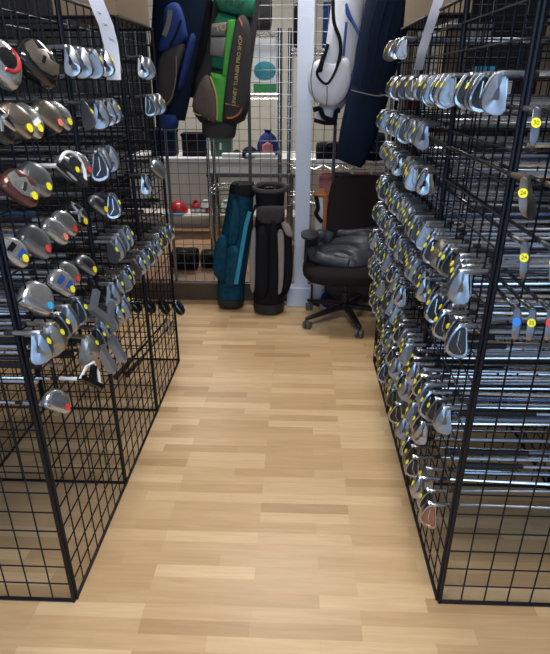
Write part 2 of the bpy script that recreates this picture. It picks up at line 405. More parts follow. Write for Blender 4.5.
def putter_head(kind):
    lie = math.radians(70); t, up = frame(lie)
    L = .07; org = V((.012-math.cos(lie)*L, 0, .02+math.sin(lie)*L))
    def P(a, b, c): return t*(a-org.x)+up*(b-org.z)+V((0, .01-c, 0))
    R = Matrix((t, V((0, -1, 0)), up)).transposed()
    mb = MB()
    if kind == 'ring':      # half-moon mallet with a pale rim
        mb.box(P(.05, .012, .008), (.105, .016, .024), R, 1)
        mb.box(P(.05, .010, .032), (.03, .05, .018), R, 1)
        arc = [P(.05+.052*math.cos(q), .012, .012+.062*math.sin(q)) for q in (PI*j/12 for j in range(13))]
        mb.tube(arc, .0055, 6, 0); mb.tube([arc[0], P(.05, .012, .0), arc[-1]], .0055, 6, 0)
    elif kind == 'fang':    # U shaped mallet
        mb.box(P(.05, .013, .010), (.105, .022, .026), R, 0)
        for a in (.008, .092): mb.box(P(a, .010, .048), (.020, .062, .018), R, 0)
        mb.box(P(.05, .006, .03), (.03, .03, .008), R, 1)
    elif kind == 'block':   # heel-toe weighted blade
        mb.box(P(.055, .013, .009), (.095, .014, .025), R, 0)
        mb.box(P(.055, .005, .022), (.09, .022, .010), R, 0)
        for a in (.014, .092): mb.box(P(a, .011, .022), (.026, .024, .021), R, 0)
    else:                   # V frame
        mb.box(P(.05, .012, .008), (.10, .014, .024), R, 1)
        mb.tube([P(.0, .012, .005), P(.02, .012, .05), P(.05, .012, .075), P(.08, .012, .05), P(.10, .012, .005)], .005, 6, 0)
        mb.box(P(.05, .008, .035), (.02, .055, .012), R, 1)
    mb.tube([P(.012, .015, .008), P(.012, .02, .008)*.5, V((0, 0, 0))], [.007, .006, .0058], 8, 0)
    mats = {'ring': ['white_paint', 'insert_black'], 'fang': ['putter_steel', 'insert_black'], 'block': ['putter_steel', 'putter_steel'], 'vee': ['white_paint', 'gloss_black']}[kind]
    o = mb.build('putter_head', mats); return keep(o), (lambda a=.05, c=.02: (P(a, .025 if kind != 'ring' else -.003, c), up if kind != 'ring' else -up))

IR = {}
for nm, mats, cav, lf, k, tall in (
    ('cavity', ['head_chrome', 'insert_black', 'face'], True, .45, 1.0, 1.0), ('greycavity', ['steel', 'insert_grey', 'face'], True, .5, 1.0, 1.0),
    ('blade', ['head_chrome', 'insert_grey', 'face'], False, .5, .97, .95), ('satin', ['steel', 'insert_grey', 'face'], False, .55, 1.0, 1.05),
    ('wedge', ['tan_metal', 'insert_grey', 'tan_metal'], False, .8, 1.03, 1.1), ('rust', ['head_chrome', 'insert_copper', 'face'], True, .6, 1.0, 1.05),
    ('dark', ['dark_steel', 'insert_black', 'face'], True, .5, 1.0, 1.0), ('bigcavity', ['head_chrome', 'insert_black', 'face'], True, .4, 1.12, 1.05)):
    IR[nm] = iron_head(mats, cav, lf, k, tall); IR[nm+'_l'] = iron_head(mats, cav, lf, k, tall, True)
WD = {}
def wd(nm, mats, A, D, Hh, plate, pm):
    h, pl, st = wood_head(mats, A, D, Hh, plate); pd = keep(pl.build('sole_plate', pm)) if pl.f else None
    WD[nm] = (h, pd, st)
wd('driver_silver', ['silver_paint', 'silver_paint'], .118, .105, .062, 'ring', ['gloss_black', 'red_paint'])
wd('driver_tan', ['gloss_black', 'gloss_black'], .122, .112, .064, 'swoosh', ['tan_metal', 'gloss_black'])
wd('spoke', ['gloss_black', 'grey_paint'], .10, .080, .044, 'spokes', ['silver_paint', 'black'])
wd('tan', ['tan_metal', 'tan_metal'], .098, .072, .042, 'plate', ['tan_metal', 'black'])
wd('silver', ['silver_paint', 'grey_paint'], .098, .074, .042, 'bars', ['grey_paint', 'white_paint'])
wd('copper', ['copper', 'copper'], .105, .082, .046, 'swoosh', ['silver_paint', 'black'])
wd('grey', ['grey_paint', 'grey_paint'], .104, .082, .046, 'plate', ['steel', 'black'])
wd('greysmall', ['silver_paint', 'grey_paint'], .094, .066, .040, 'plate', ['grey_paint', 'black'])
wd('bluebars', ['silver_paint', 'gloss_black'], .098, .076, .044, 'bars', ['blue_paint', 'blue_paint'])
wd('bright', ['silver_paint', 'silver_paint'], .108, .090, .050, 'plate', ['silver_paint', 'black'])
wd('whiteblue', ['silver_paint', 'grey_paint'], .092, .070, .042, 'bars', ['gloss_black', 'blue_paint'])
wd('hybrid', ['steel', 'dark_steel'], .086, .055, .038, 'plate', ['dark_steel', 'black'])
wd('black', ['gloss_black', 'gloss_black'], .096, .078, .046, 'plate', ['gloss_black', 'black'])
PT = {k: putter_head(k) for k in ('ring', 'fang', 'block', 'vee')}

def shaft_mesh(m, L):
    mb = MB(); pts = []; rs = []
    n = 6 if m == 'chrome' else 2
    for i in range(n):
        x = -.0+ (L*(i/n)); pts += [(x, 0, 0), (L*(i+1)/n-.001, 0, 0)]; r = .0052+.0018*i/n; rs += [r, r]
    mb.tube(pts, rs, 8); return keep(mb.build('shaft', m))
SH = {m: shaft_mesh(m, .66) for m in ('chrome', 'steel', 'graphite', 'graphite_red', 'graphite_blue')}
FE = keep(MB().tube([(-.004, 0, 0), (.0, 0, 0), (.022, 0, 0)], [.0068, .0070, .0054], 8).build('ferrule', 'black'))
GR = keep(MB().tube([(.65, 0, 0), (.66, 0, 0), (.90, 0, 0), (.915, 0, 0)], [.0072, .0085, .0125, .0135], 8).build('grip', 'black'))
def sticker_mesh(m, r):
    mb = MB(); mb.loft([[V((r*math.cos(q), r*math.sin(q), z)) for q in (2*PI*j/14 for j in range(14))] for z in (-.0006, .0006)])
    return keep(mb.build('price_sticker', m, smooth=False))
ST = {(m, r): sticker_mesh(m, r) for m in ('yellow', 'red', 'blue_dot', 'cyan_dot', 'salmon') for r in (.0085, .0105)}
def child(nm, d, par, mtx=None):
    o = bpy.data.objects.new(nm, d); COL.objects.link(o); o.parent = par
    if mtx is not None: o.matrix_local = mtx
    return o
def stick_on(par, c, n, m, r):
    return child('price_sticker', ST[(m, r)], par, Matrix.Translation(c) @ V((0, 0, 1)).rotation_difference(n).to_matrix().to_4x4())
N_CLUBS = 0
def club(kind, loc, rz, roll, label, group, sticker='yellow', shaft='chrome', pitch=0., spot=None, r=None, yaw=0.):
    """hosel tip at loc, shaft heading away along local +X"""
    global N_CLUBS; N_CLUBS += 1
    if kind in IR: nm, cat, (hd, st), pd = 'golf_iron', 'golf club', IR[kind], None
    elif kind in WD: nm, cat, hd, pd, st = 'golf_wood', 'golf club', *WD[kind]
    else: nm, cat, (hd, st), pd = 'golf_putter', 'golf club', PT[kind], None
    t = bpy.data.objects.new(nm, None); COL.objects.link(t); t.empty_display_size = .03
    t.matrix_world = Matrix.Translation(V(loc)) @ Matrix.Rotation(rz+yaw, 4, 'Z') @ Matrix.Rotation(pitch, 4, 'Y') @ Matrix.Rotation(roll, 4, 'X')
    tag(t, label, cat, group)
    hh = child('head', hd, t)
    if pd: child('sole_plate', pd, hh)
    child('shaft', SH[shaft], t); child('ferrule', FE, t); child('grip', GR, t)
    if sticker:
        c, n = st(*spot) if spot else st()
        stick_on(t, c, n, sticker, r or (.0105 if kind in WD else .0085))
    return t
ORD = ['first', 'second', 'third', 'fourth', 'fifth', 'sixth', 'seventh', 'eighth', 'ninth', 'tenth', 'eleventh', 'twelfth', 'thirteenth', 'fourteenth', 'fifteenth', 'sixteenth',
       'seventeenth', 'eighteenth', 'nineteenth', 'twentieth', 'twenty-first', 'twenty-second', 'twenty-third', 'twenty-fourth', 'twenty-fifth', 'twenty-sixth', 'twenty-seventh', 'twenty-eighth', 'twenty-ninth', 'thirtieth', 'thirty-first', 'thirty-second', 'thirty-third', 'thirty-fourth', 'thirty-fifth', 'thirty-sixth']
LOOK = {'cavity': 'chrome black-cavity iron', 'greycavity': 'grey-cavity iron', 'blade': 'plain chrome iron', 'satin': 'satin steel iron', 'wedge': 'dull brown wedge', 'rust': 'rust-faced iron', 'dark': 'dark steel iron', 'bigcavity': 'large black-cavity iron'}

# right rack rows: (row k, height name, near cell, far cell, skip cells)
RIGHT = [(23, 'top short row', [18, 20, 22]),
         (21, 'first long row', [0, 1, 2, 3, 4, 5, 7, 8, 9, 10, 11, 13, 14, 15, 16, 17, 19, 20, 21, 22]),
         (19, 'second long row', [10, 11, 12, 13, 15, 16, 18, 19, 20, 22, 23]),
         (17, 'third long row', [9, 10, 11, 12, 13, 14, 15, 17, 18, 19, 20, 22, 23]),
         (15, 'fourth long row', list(range(0, 24))),
         (13, 'fifth long row', list(range(0, 24))),
         (11, 'sixth long row', list(range(10, 24))),
         (9, 'seventh long row', list(range(1, 24))),
         (7, 'eighth long row', list(range(3, 24))),
         (5, 'lowest row', list(range(0, 17)))]
for k, nm, cells in RIGHT:
    lo_, hi_ = cells[0], cells[-1]; st_ = 1.0 if k in (23,) else .66 if k > 7 else .8
    cells = [lo_ + j*st_ for j in range(int((hi_-lo_)/st_)+1)] if k != 23 else cells
    for i, c in enumerate(cells):
        kind = random.choices(['cavity', 'greycavity', 'blade', 'satin', 'dark', 'bigcavity', 'wedge'], [5, 3, 2, 3, 4, 2, .4])[0]
        if i == 0: kind = {21: 'satin', 19: 'satin', 17: 'blade', 15: 'satin', 13: 'bigcavity', 11: 'blade', 9: 'satin', 5: 'rust', 7: 'blade', 23: 'greycavity'}[k]
        shf = random.choices(['chrome', 'steel', 'graphite', 'graphite_red', 'graphite_blue'], [6, 3, 1, .4, .4])[0]
        stk = None if (i == 0 or random.random() < .08) else 'yellow'
        y = YR + (c+.5)*G + random.uniform(-.006, .006)
        x = XR + .018 + random.uniform(-.022, .02)
        lab = f"{LOOK[kind]}{', yellow sticker' if stk else ''}, {ORD[i]} from near end, right rack's {nm}"
        club(kind, (x, y, k*G + .0026+.0045), 0, random.uniform(-.13, .13), lab, f'irons in the {nm} of the right rack', stk, shf, random.uniform(-.02, .02), yaw=random.uniform(-.03, .03))
        if stk and random.random() < .3 and c > 1:   # some carry a second sticker
            pass

# irons poking out of the front panel of the right rack, towards the camera
FRONT = [('blade', 531, 130, 'topmost there', 'with a blue-white sole', 'yellow', '30'), ('wedge', 518, 197, 'second down, beside the post', 'with a dull brown sole', 'yellow', '24'),
         ('satin', 519, 260, 'above the blue-stickered one', 'with a grey sole', 'yellow', '24'), ('satin', 548, 265, 'at the photo edge', 'with a grey sole', 'yellow', None),
         ('blade', 512, 323, 'leftmost of the lowest three', 'with a bright sole', 'blue_dot', None), ('blade', 527, 324, 'middle of the lowest three', 'with a bright sole', 'yellow', '25'),
         ('blade', 545, 324, 'rightmost of the lowest three', 'with a bright sole', 'red', None), ('wedge', 553, 206, 'cut by the photo edge', 'with a brown sole', 'yellow', None)]
for kind, px, py, where, look, stk, txt in FRONT:
    p = atY(px, py, YR-.07)
    t = club(kind, (p.x, YR-.012, p.z+.040), PI/2, random.uniform(-.06, .06)+.05, f'iron {look}, {stk.split("_")[0]} sticker, right rack front, {where}', 'irons hung on the front of the right rack', stk, 'graphite', 0, r=.0105)
    if txt:
        st = [c for c in t.children if c.name.startswith('price_sticker')][0]
        o = text_mesh(txt, .013, .0002, 'ink', 'price_writing'); o.parent = st; o.location = (0, 0, .0009); o.rotation_euler = (0, 0, -PI/2)

# left rack
WL = {'driver_silver': 'silver driver with black and red sole', 'driver_tan': 'black driver with champagne sole', 'spoke': 'black wood with spoked silver sole', 'tan': 'champagne metal wood', 'silver': 'silver and grey wood',
      'copper': 'copper brown wood', 'grey': 'grey fairway wood', 'greysmall': 'small grey wood', 'bluebars': 'silver wood with blue sole bars', 'bright': 'bright silver wood', 'whiteblue': 'silver wood with blue bar',
      'hybrid': 'steel hybrid', 'black': 'black fairway wood', 'ring': 'half-moon putter with white rim', 'fang': 'chrome U-shaped putter', 'block': 'silver blade putter', 'vee': 'black putter with white V frame'}
LROW = {22: 'top row', 20: 'second row', 18: 'third row', 16: 'fourth row', 14: 'fifth row', 13: 'sixth row', 12: 'long sloping row', 11: 'eighth row', 10: 'lowest row'}
yl, rd, cy_, sm = 'yellow', 'red', 'cyan_dot', 'salmon'
LEFT = [
 (22, [('driver_silver', 1.44, None, 0), ('driver_tan', 1.605, None, 0), ('blade', 1.88, None, 0), ('satin', 1.97, None, 0), ('greycavity', 2.06, yl, 0), ('blade', 2.16, yl, 0), ('satin', 2.26, None, 0), ('blade', 2.66, None, 0), ('blade', 2.74, None, 0), ('satin', 2.82, None, 0)]),
 (20, [('spoke', 1.37, None, 0), ('tan', 1.455, yl, 0), ('silver', 1.53, yl, 0), ('tan', 1.65, sm, .01), ('greysmall', 1.76, yl, 0), ('cavity', 1.95, yl, 0), ('satin', 2.05, None, 0), ('blade', 2.14, None, 0), ('blade', 2.23, yl, 0), ('cavity', 2.78, None, 0), ('satin', 2.85, yl, 0), ('satin', 2.92, yl, 0)]),
 (18, [('copper', 1.40, yl, 0), ('grey', 1.515, yl, 0), ('ring', 1.64, yl, .02), ('greysmall', 1.76, rd, 0), ('greysmall', 1.87, rd, 0), ('bigcavity', 1.98, None, 0), ('satin', 2.05, None, 0), ('satin', 2.12, None, 0)]),
 (16, [('whiteblue', 1.365, yl, -.01), ('grey', 1.465, rd, 0), ('greysmall', 1.59, sm, 0), ('greysmall', 1.70, rd, 0), ('spoke', 1.79, yl, 0), ('hybrid', 1.98, yl, 0), ('cavity', 2.05, yl, 0), ('blade', 2.52, None, .0), ('grey', 2.88, None, 0), ('hybrid', 2.95, None, 0)]),
 (14, [('bright', 1.415, cy_, 0), ('bluebars', 1.565, yl, 0), ('greysmall', 1.66, rd, 0), ('hybrid', 1.76, yl, .01), ('cavity', 1.97, yl, 0), ('satin', 2.03, None, 0), ('satin', 2.08, None, 0), ('greycavity', 2.14, yl, 0), ('blade', 2.21, yl, 0)]),
 (13, [('satin', 1.335, yl, 0), ('wedge', 1.40, yl, 0), ('dark', 1.47, yl, 0), ('satin', 1.53, None, 0), ('dark', 1.60, yl, 0)]),
 (12, [('fang', 1.70, None, .02)] + [(('satin', 'blade', 'greycavity', 'cavity')[j % 4], 1.96 + .073*j, yl if j % 4 else None, 0) for j in range(14)]),
 (11, [('wedge', 1.66, yl, 0), ('dark', 1.73, yl, 0), ('satin', 1.80, yl, 0), ('greycavity', 1.88, None, 0), ('blade', 1.95, yl, 0), ('satin', 2.01, None, 0), ('cavity', 2.07, yl, 0)]),
 (10, [('greysmall', 1.385, rd, .02), ('vee', 1.51, yl, .03), ('block', 1.71, yl, .03), ('block', 1.79, None, .03)]),
]
for k, items in LEFT:
    for i, (kind, y, stk, dx) in enumerate(items):
        lk = WL.get(kind) or LOOK[kind]
        lab = f"{lk}{', ' + {'cyan_dot': 'light blue'}.get(stk, stk) + ' sticker' if stk else ''}, {ORD[i]} from near end, left rack's {LROW[k]}"
        shf = random.choices(['chrome', 'steel', 'graphite', 'graphite_blue'], [4, 2, 3, 1])[0] if kind in WD else random.choices(['chrome', 'steel'], [3, 1])[0]
        big = kind.startswith('driver'); ptr = kind in PT
        use = kind + '_l' if kind in IR and (y > 2.6 or random.random() < .8) else kind
        club(use, (XL - .004 - (.05 if kind in WD else .03 if ptr else .012) + dx - (.018 if kind in WD else 0) + random.uniform(-.008, .015), y, k*G + .0071 - (.034 if big else .014 if kind in WD else 0)), PI, (random.uniform(-.8, -.6) if kind in WD or (ptr and kind != 'block') else random.uniform(-.12, .08)), lab, f'golf clubs in the {LROW[k]} of the left rack', stk, shf, random.uniform(-.015, .015), yaw=random.uniform(-.03, .03))
# black woods pushed deep into the far bay
for i in range(4):
    club('black', (XL - .02 - .085*i, 2.98+.008*i, 6*G+.0071), PI, .1, f'black-headed wood low in the left rack far bay, {ORD[i]} from the aisle', 'black woods low in the far left bay', None, 'graphite')

# two clubs tucked in grip-first along the aisle panel
for i, (a, b) in enumerate((((116, 377), (146, 343)), ((127, 375), (153, 345)))):
    p, q = atX(*a, -.755), atX(*b, -.755); d = (p-q).normalized()
    t = bpy.data.objects.new('golf_club', None); COL.objects.link(t); t.empty_display_size = .03
    t.matrix_world = Matrix.Translation(p - d*.915) @ rot_from(d).to_4x4()
    tag(t, f'club with black grip slanting down low in the left rack, {("nearer", "farther")[i]} of two', 'golf club', 'slanting clubs in the left rack')
    child('head', IR['satin'][0], t); child('shaft', SH['graphite'], t); child('ferrule', FE, t); child('grip', GR, t)

# the rest of the clubs lying deep in the racks, beyond the three hundred built one by one
def mass_of_clubs(side, label, n, seed):
    rr = random.Random(seed); mb = MB(); sx = -1 if side == 'left' else 1; X = XL if side == 'left' else XR; Y0 = YL if side == 'left' else YR
    hv = [v.co.copy() for v in IR['satin'][0].vertices]; hf = [tuple(p.vertices) for p in IR['satin'][0].polygons]
    used = set()
    while n:
        k = rr.choice([10, 10, 11, 11, 11, 12, 12, 12, 13, 13, 14, 15, 16, 17, 18, 19, 20, 21, 22]) if side == 'left' else rr.choice([6, 8, 10, 12, 14, 16, 18, 19, 20, 21])
        c = rr.randrange(0, 48)
        if (k, c) in used: continue
        used.add((k, c)); n -= 1
        y = Y0 + (c+.5)*G/2; z = k*G + .0085; a, b = X + sx*.93, X + sx*rr.uniform(.01, .05)
        g = X + sx*rr.uniform(.2, .3)
        m = rr.choice([0, 0, 0, 0, 1, 2])
        mb.tube([(a, y, z), (g, y, z)], .0055, 6, m); mb.tube([(g, y, z), (b, y, z)], [.0085, .012], 6, 3) if rr.random() < .35 else mb.tube([(g, y, z), (b, y, z)], .006, 6, m)
        if rr.random() < .5: mb.add([V((a + sx*-v.x, y + v.y*(-sx), z + v.z)) for v in hv], hf, 1)
    o = mb.build('golf_clubs', ['chrome', 'steel', 'graphite', 'black'], angle=.6); o['kind'] = 'stuff'; tag(o, label, 'golf clubs'); return o
mass_of_clubs('left', 'mass of bright club shafts lying deep inside the left wire rack', 240, 4)
mass_of_clubs('right', 'mass of bright club shafts lying deep inside the right wire rack', 130, 9)

# ------------------------------------------------------------------ paper strips
def paper_strip(pts, halfw, label, marks):
    mb = MB(); P = [V(p) for p in pts]
    wv = V(halfw)
    n = len(P); vs = []
    for p in P: vs += [p-wv, p+wv]
    for d in (0, 1):
        pass
    nrm = V((0, -.0008, 0))
    allv = vs + [v+nrm for v in vs]; o = len(vs); fs = []
    for i in range(n-1):
        a, b, c, d = 2*i, 2*i+1, 2*i+3, 2*i+2
        fs += [(a, b, c, d), (o+d, o+c, o+b, o+a), (a, d, o+d, o+a), (b, o+b, o+c, c)]
    fs += [(0, o, o+1, 1), (2*n-2, 2*n-1, o+2*n-1, o+2*n-2)]
    mb.add(vs + [v+nrm for v in vs], fs)
    o_ = mb.build('paper_sign', 'paper', smooth=True, angle=1.2); tag(o_, label, 'sign')
    if marks:
        mk = MB()
        for (s, q, dx, dz) in marks:
            i = int(s); p = P[i].lerp(P[i+1], s-i) + wv*q + V((0, -.003, 0))
            mk.tube([p, p+V((dx, 0, dz)), p+V((dx*.3, 0, dz*1.8)), p+V((dx*1.4, 0, dz*1.4))], .0006, 4)
        mk.build('handwriting', 'castor_grey', o_)
yp = 2.05
paper_strip([atX(92, -10, -.70), atX(99, 8, -.68), atX(106, 25, -.665), atX(111, 45, -.66), atX(113, 62, -.66), atX(114, 80, -.66)], (.027, -.006, 0), 'curved white paper sign with faint handwriting hanging on the left rack', [(1.2, -.4, .010, -.004), (1.9, -.3, .012, -.004), (2.6, -.1, .010, -.005), (2.7, .3, .008, -.004)])
paper_strip([atX(441, -8, .486), atX(436, 8, .48), atX(430, 26, .478), atX(423, 48, .478), atX(418, 70, .478)], (.016, -.01, 0), 'blank white paper strip hanging from the top of the right rack', None)

# cardboard boxes on the racks
def carton(c, d, label):
    t = thing('cardboard_box', label, 'box', (c[0], c[1], c[2]))
    MB().box((0, 0, d[2]/2), d).build('box_body', 'card', t, smooth=False, bevel=.004)
    MB().box((d[0]*.25, 0, d[2]+.002), (d[0]*.49, d[1], .004)).build('flap', 'card', t, smooth=False)
    MB().box((-d[0]*.25, 0, d[2]+.002), (d[0]*.49, d[1], .004)).build('flap', 'card', t, smooth=False)
carton((XL-.14, 2.90, 24*G+.003), (.26, .56, .30), 'brown cardboard box on top of the left rack')
carton((XR+.09, 2.92, 24*G+.003), (.15, .68, .30), 'brown cardboard box on top of the right rack')
t = thing('cardboard_tube_box', 'tall narrow beige carton standing behind the right rack', 'box', (.86, 3.62, 0))
MB().box((0, 0, .93), (.13, .13, 1.86)).build('box_body', 'card', t, smooth=False, bevel=.004)
MB().box((0, 0, 1.865), (.132, .132, .012)).build('lid', 'card', t, smooth=False)

# ------------------------------------------------------------------ golf bags
def px(pts, Y): return [atY(x, y, Y) for x, y in pts]
def body_loft(prof, Y, depth, mname, name, parent, n=24, p=2.4, mats=None):
    """prof: list of (px centre x, px y, px half width) down the bag's axis, measured on the photo and set at distance Y"""
    C = [atY(x, y, Y) for x, y, w in prof]; Wd = [(atY(x+w, y, Y)-atY(x, y, Y)).length for x, y, w in prof]
    rings = []
    for i, c in enumerate(C):
        ax = (C[min(i+1, len(C)-1)] - C[max(i-1, 0)]).normalized(); u = ax.cross(V((0, 1, 0))).normalized()
        rings.append(ell(c, u, V((0, 1, 0)), Wd[i], depth*min(1, Wd[i]/max(Wd)+.05), n, p))
    return MB().loft(rings).build(name, mname, parent, angle=.9)
def puff(pts, Y, t, m, name, parent, back=.06, sub=1):
    P = px(pts, Y)
    if sub:   # soft outline
        n_ = len(P); P = [p for i in range(n_) for p in smooth_path([P[i-1], P[i], P[(i+1) % n_], P[(i+2) % n_]], 4)[4:8]]; sub = 0
    # orient so the outline is counter-clockwise seen from the aisle
    return MB().pillow(P, (0, -1, 0), t, 0, back).build(name, m, parent, angle=1.0, sub=sub)
def strap(pts, Y, r, m, name, parent, n=6, dy=0):
    P = px(pts, Y)
    return MB().tube(smooth_path(P), r, n).build(name, m, parent)
def smooth_path(P, k=5):
    out = []
    for i in range(len(P)-1):
        p0, p1, p2, p3 = P[max(i-1, 0)], P[i], P[i+1], P[min(i+2, len(P)-1)]
        for j in range(k):
            s = j/k; out.append(.5*((2*p1) + (p2-p0)*s + (2*p0-5*p1+4*p2-p3)*s*s + (3*p1-p0-3*p2+p3)*s**3))
    return out + [P[-1]]
def flat_strap(pts, Y, w, th, m, name, parent):
    P = smooth_path(px(pts, Y)); rings = []
    for i, p in enumerate(P):
        t_ = (P[min(i+1, len(P)-1)] - P[max(i-1, 0)]).normalized(); u = t_.cross(V((0, 1, 0))).normalized()
        rings.append(ell(p, u, V((0, 1, 0)), w/2, th/2, 8, 4))
    return MB().loft(rings).build(name, m, parent)

# hanging green and charcoal bag
HY = 4.02
t = thing('golf_bag', 'charcoal and green golf bag with gold lettering hanging from the grid', 'golf bag', atY(229, 137, HY+.05), 0, 'hanging golf bags'); GB = t
def at_child(o, t):   # keep world-built children in place under a moved empty
    o.parent = t; o.matrix_parent_inverse = Matrix.Translation(-t.location); return o
def fixkids(t):
    for c in t.children: c.matrix_parent_inverse = Matrix.Translation(-V(t.location))
body_loft([(238, -35, 23), (236, 10, 23), (229, 60, 23.5), (223, 85, 27), (221, 104, 28), (219, 116, 26), (219, 123, 19)], HY+.13, .12, 'fabric_grey', 'body', t)
body_loft([(220, 120, 17), (219.5, 123, 17.5), (219, 134, 16.5), (219, 137, 15)], HY+.13, .115, 'fabric_grey', 'base', t)
puff([(212, -4), (256, -2), (253, 18), (219, 11)], HY, .03, 'fabric_dgreen', 'top_collar', t, .06, 0)
puff([(219, 12), (236, 17), (227, 70), (211, 68), (214, 22)], HY, .02, 'fabric_dgreen', 'green_panel', t, .06, 0)
puff([(228, 20), (236, 19), (227, 78), (222, 78)], HY-.015, .015, 'fabric_green', 'green_stripe', t, .06, 0)
puff([(211, 72), (227, 76), (222, 122), (217, 122), (217, 100)], HY-.01, .02, 'fabric_green', 'green_wedge', t, .06, 0)
puff([(209, 76), (217, 98), (217, 121), (207, 119), (194, 110), (194, 98), (202, 80)], HY-.01, .05, 'pocket_brown', 'lower_pocket', t)
puff([(212, 24), (228, 22), (226, 36), (211, 36)], HY-.02, .025, 'fabric_ash', 'pouch', t, .06, 0)
puff([(211, 37), (226, 37), (224, 58), (210, 55)], HY-.02, .025, 'fabric_ash', 'pouch', t, .06, 0)
puff([(238, 18), (249, 22), (251, 60), (249, 95), (244, 112), (236, 119), (225, 119), (225, 104), (229, 60)], HY-.01, .045, 'fabric_grey', 'side_pocket', t)
strap([(239, 18), (243, 28), (247, 40), (246, 62), (244, 90), (241, 110), (234, 117), (227, 118)], HY-.045, .006, 'piping', 'piping', t)
strap([(225, 104), (232, 105), (239, 107)], HY-.05, .006, 'maroon', 'trim_line', t)
strap([(210, 76), (215, 90), (217, 104), (217, 120)], HY-.045, .005, 'gold', 'piping', t)
strap([(193, 112), (198, 115), (206, 115), (209, 120)], HY-.045, .004, 'gold', 'piping', t)
body_loft([(203, 0, 10), (202, 40, 10), (198, 75, 9), (196, 98, 8)], HY+.20, .07, 'fabric_black', 'side_panel', t, p=3)
def text_on(body, p0, p1, Y, parent, size, m, name='lettering'):
    a, b = atY(*p0, Y), atY(*p1, Y); d = (b-a); a = (a+b)/2
    o = text_mesh(body, size, .001, m, name); o.parent = parent
    x = d.normalized(); z = V((0, -1, 0)); y = z.cross(x).normalized()
    o.matrix_local = Matrix.Translation(a) @ Matrix((x, y, z)).transposed().to_4x4()
    return o
text_on('LINNEY TURNER PRO SHOP', (234, 102), (240.5, 40), HY-.062, t, .032, 'gold')
text_on('TC', (217, 29), (224, 27), HY-.05, t, .05, 'gold', 'emblem')
text_on('LYNX', (224, 1), (238, 5), HY-.033, t, .06, 'fabric_grey', 'emblem')
fixkids(t)

# hanging blue and grey bag
BY = 3.86
t = thing('golf_bag', 'royal blue and charcoal golf bag hanging left of the green bag', 'golf bag', atY(170, 125, BY+.05), 0, 'hanging golf bags'); BLB = t
body_loft([(182, -40, 27), (180, 0, 26), (174, 50, 23), (172, 90, 19), (170, 118, 15)], BY+.13, .12, 'fabric_navy', 'body', t)
body_loft([(168, 114, 10), (168, 117, 11), (167, 126, 10.5), (167, 128, 9)], BY+.1, .09, 'fabric_blue', 'base', t)
puff([(166, 8), (179, 4), (186, 28), (184, 42), (160, 52), (164, 30)], BY, .05, 'fabric_blue', 'upper_pocket', t)
puff([(162, 54), (184, 44), (177, 80), (170, 104), (160, 106), (158, 80)], BY, .05, 'fabric_grey', 'lower_pocket', t)
puff([(190, 38), (194, 40), (182, 86), (179, 84)], BY+.0, .04, 'fabric_blue', 'side_stripe', t)
flat_strap([(170, 10), (168, 24), (164, 36)], BY-.055, .03, .012, 'fabric_ash', 'strap', t)
strap([(181, 20), (176, 34), (170, 46)], BY-.055, .007, 'fabric_black', 'zipper', t)
strap([(176, 56), (176, 76), (172, 96), (166, 105)], BY-.052, .004, 'fabric_ash', 'piping', t)
fixkids(t)

# white hanging bag
WY = 4.06
t = thing('golf_bag', 'white golf bag with blue stripe and black strap hanging beside the column', 'golf bag', atY(322, 125, WY+.05), 0, 'hanging golf bags'); WHB = t
body_loft([(352, -35, 17), (347, 10, 16.5), (343, 45, 17), (337, 75, 18), (331, 96, 17), (327, 106, 14)], WY+.10, .10, 'fabric_white', 'body', t)
body_loft([(328, 106, 9), (326, 114, 9), (325, 122, 10)], WY+.09, .07, 'fabric_white', 'base', t)
puff([(334, 22), (341, 45), (336, 72), (328, 85), (320, 78), (327, 50)], WY-.01, .03, 'fabric_white', 'strap_pad', t)
puff([(313, 64), (322, 59), (334, 63), (347, 58), (351, 78), (345, 97), (333, 106), (319, 103), (309, 92), (309, 74)], WY-.01, .04, 'fabric_white', 'lower_pocket', t)
strap([(346, 4), (351, 18), (358, 32), (361, 40), (358, 56), (351, 80), (345, 97), (338, 103)], WY-.012, .009, 'vinyl_blue', 'stripe', t)
puff([(346, 3), (350, 12), (353, 24), (346, 14)], WY-.005, .012, 'vinyl_blue', 'stripe_flash', t)
strap([(346.5, 22), (345, 38), (343.5, 56)], WY-.01, .008, 'vinyl_blue', 'stripe', t)
strap([(333, 0), (334, 22), (340, 40), (340, 56), (334, 74), (326, 84), (317, 74), (323, 60), (328, 44)], WY-.045, .011, 'fabric_black', 'strap', t)
puff([(322, 54), (325, 58), (322, 72), (316, 73)], WY-.05, .02, 'fabric_black', 'buckle', t, sub=0)
strap([(313, 110), (320, 109), (324, 117), (334, 120), (336, 112), (340, 110)], WY+.0, .018, 'fabric_black', 'foot_rim', t)
strap([(314, 120), (325, 123), (337, 123)], WY+.0, .014, 'fabric_black', 'foot_rim', t)
strap([(314, 60), (311, 76), (313, 96), (318, 104)], WY-.045, .003, 'fabric_ash', 'piping', t)
strap([(327, 86), (327, 98), (326, 107)], WY-.06, .003, 'fabric_ash', 'zipper', t)
fixkids(t)

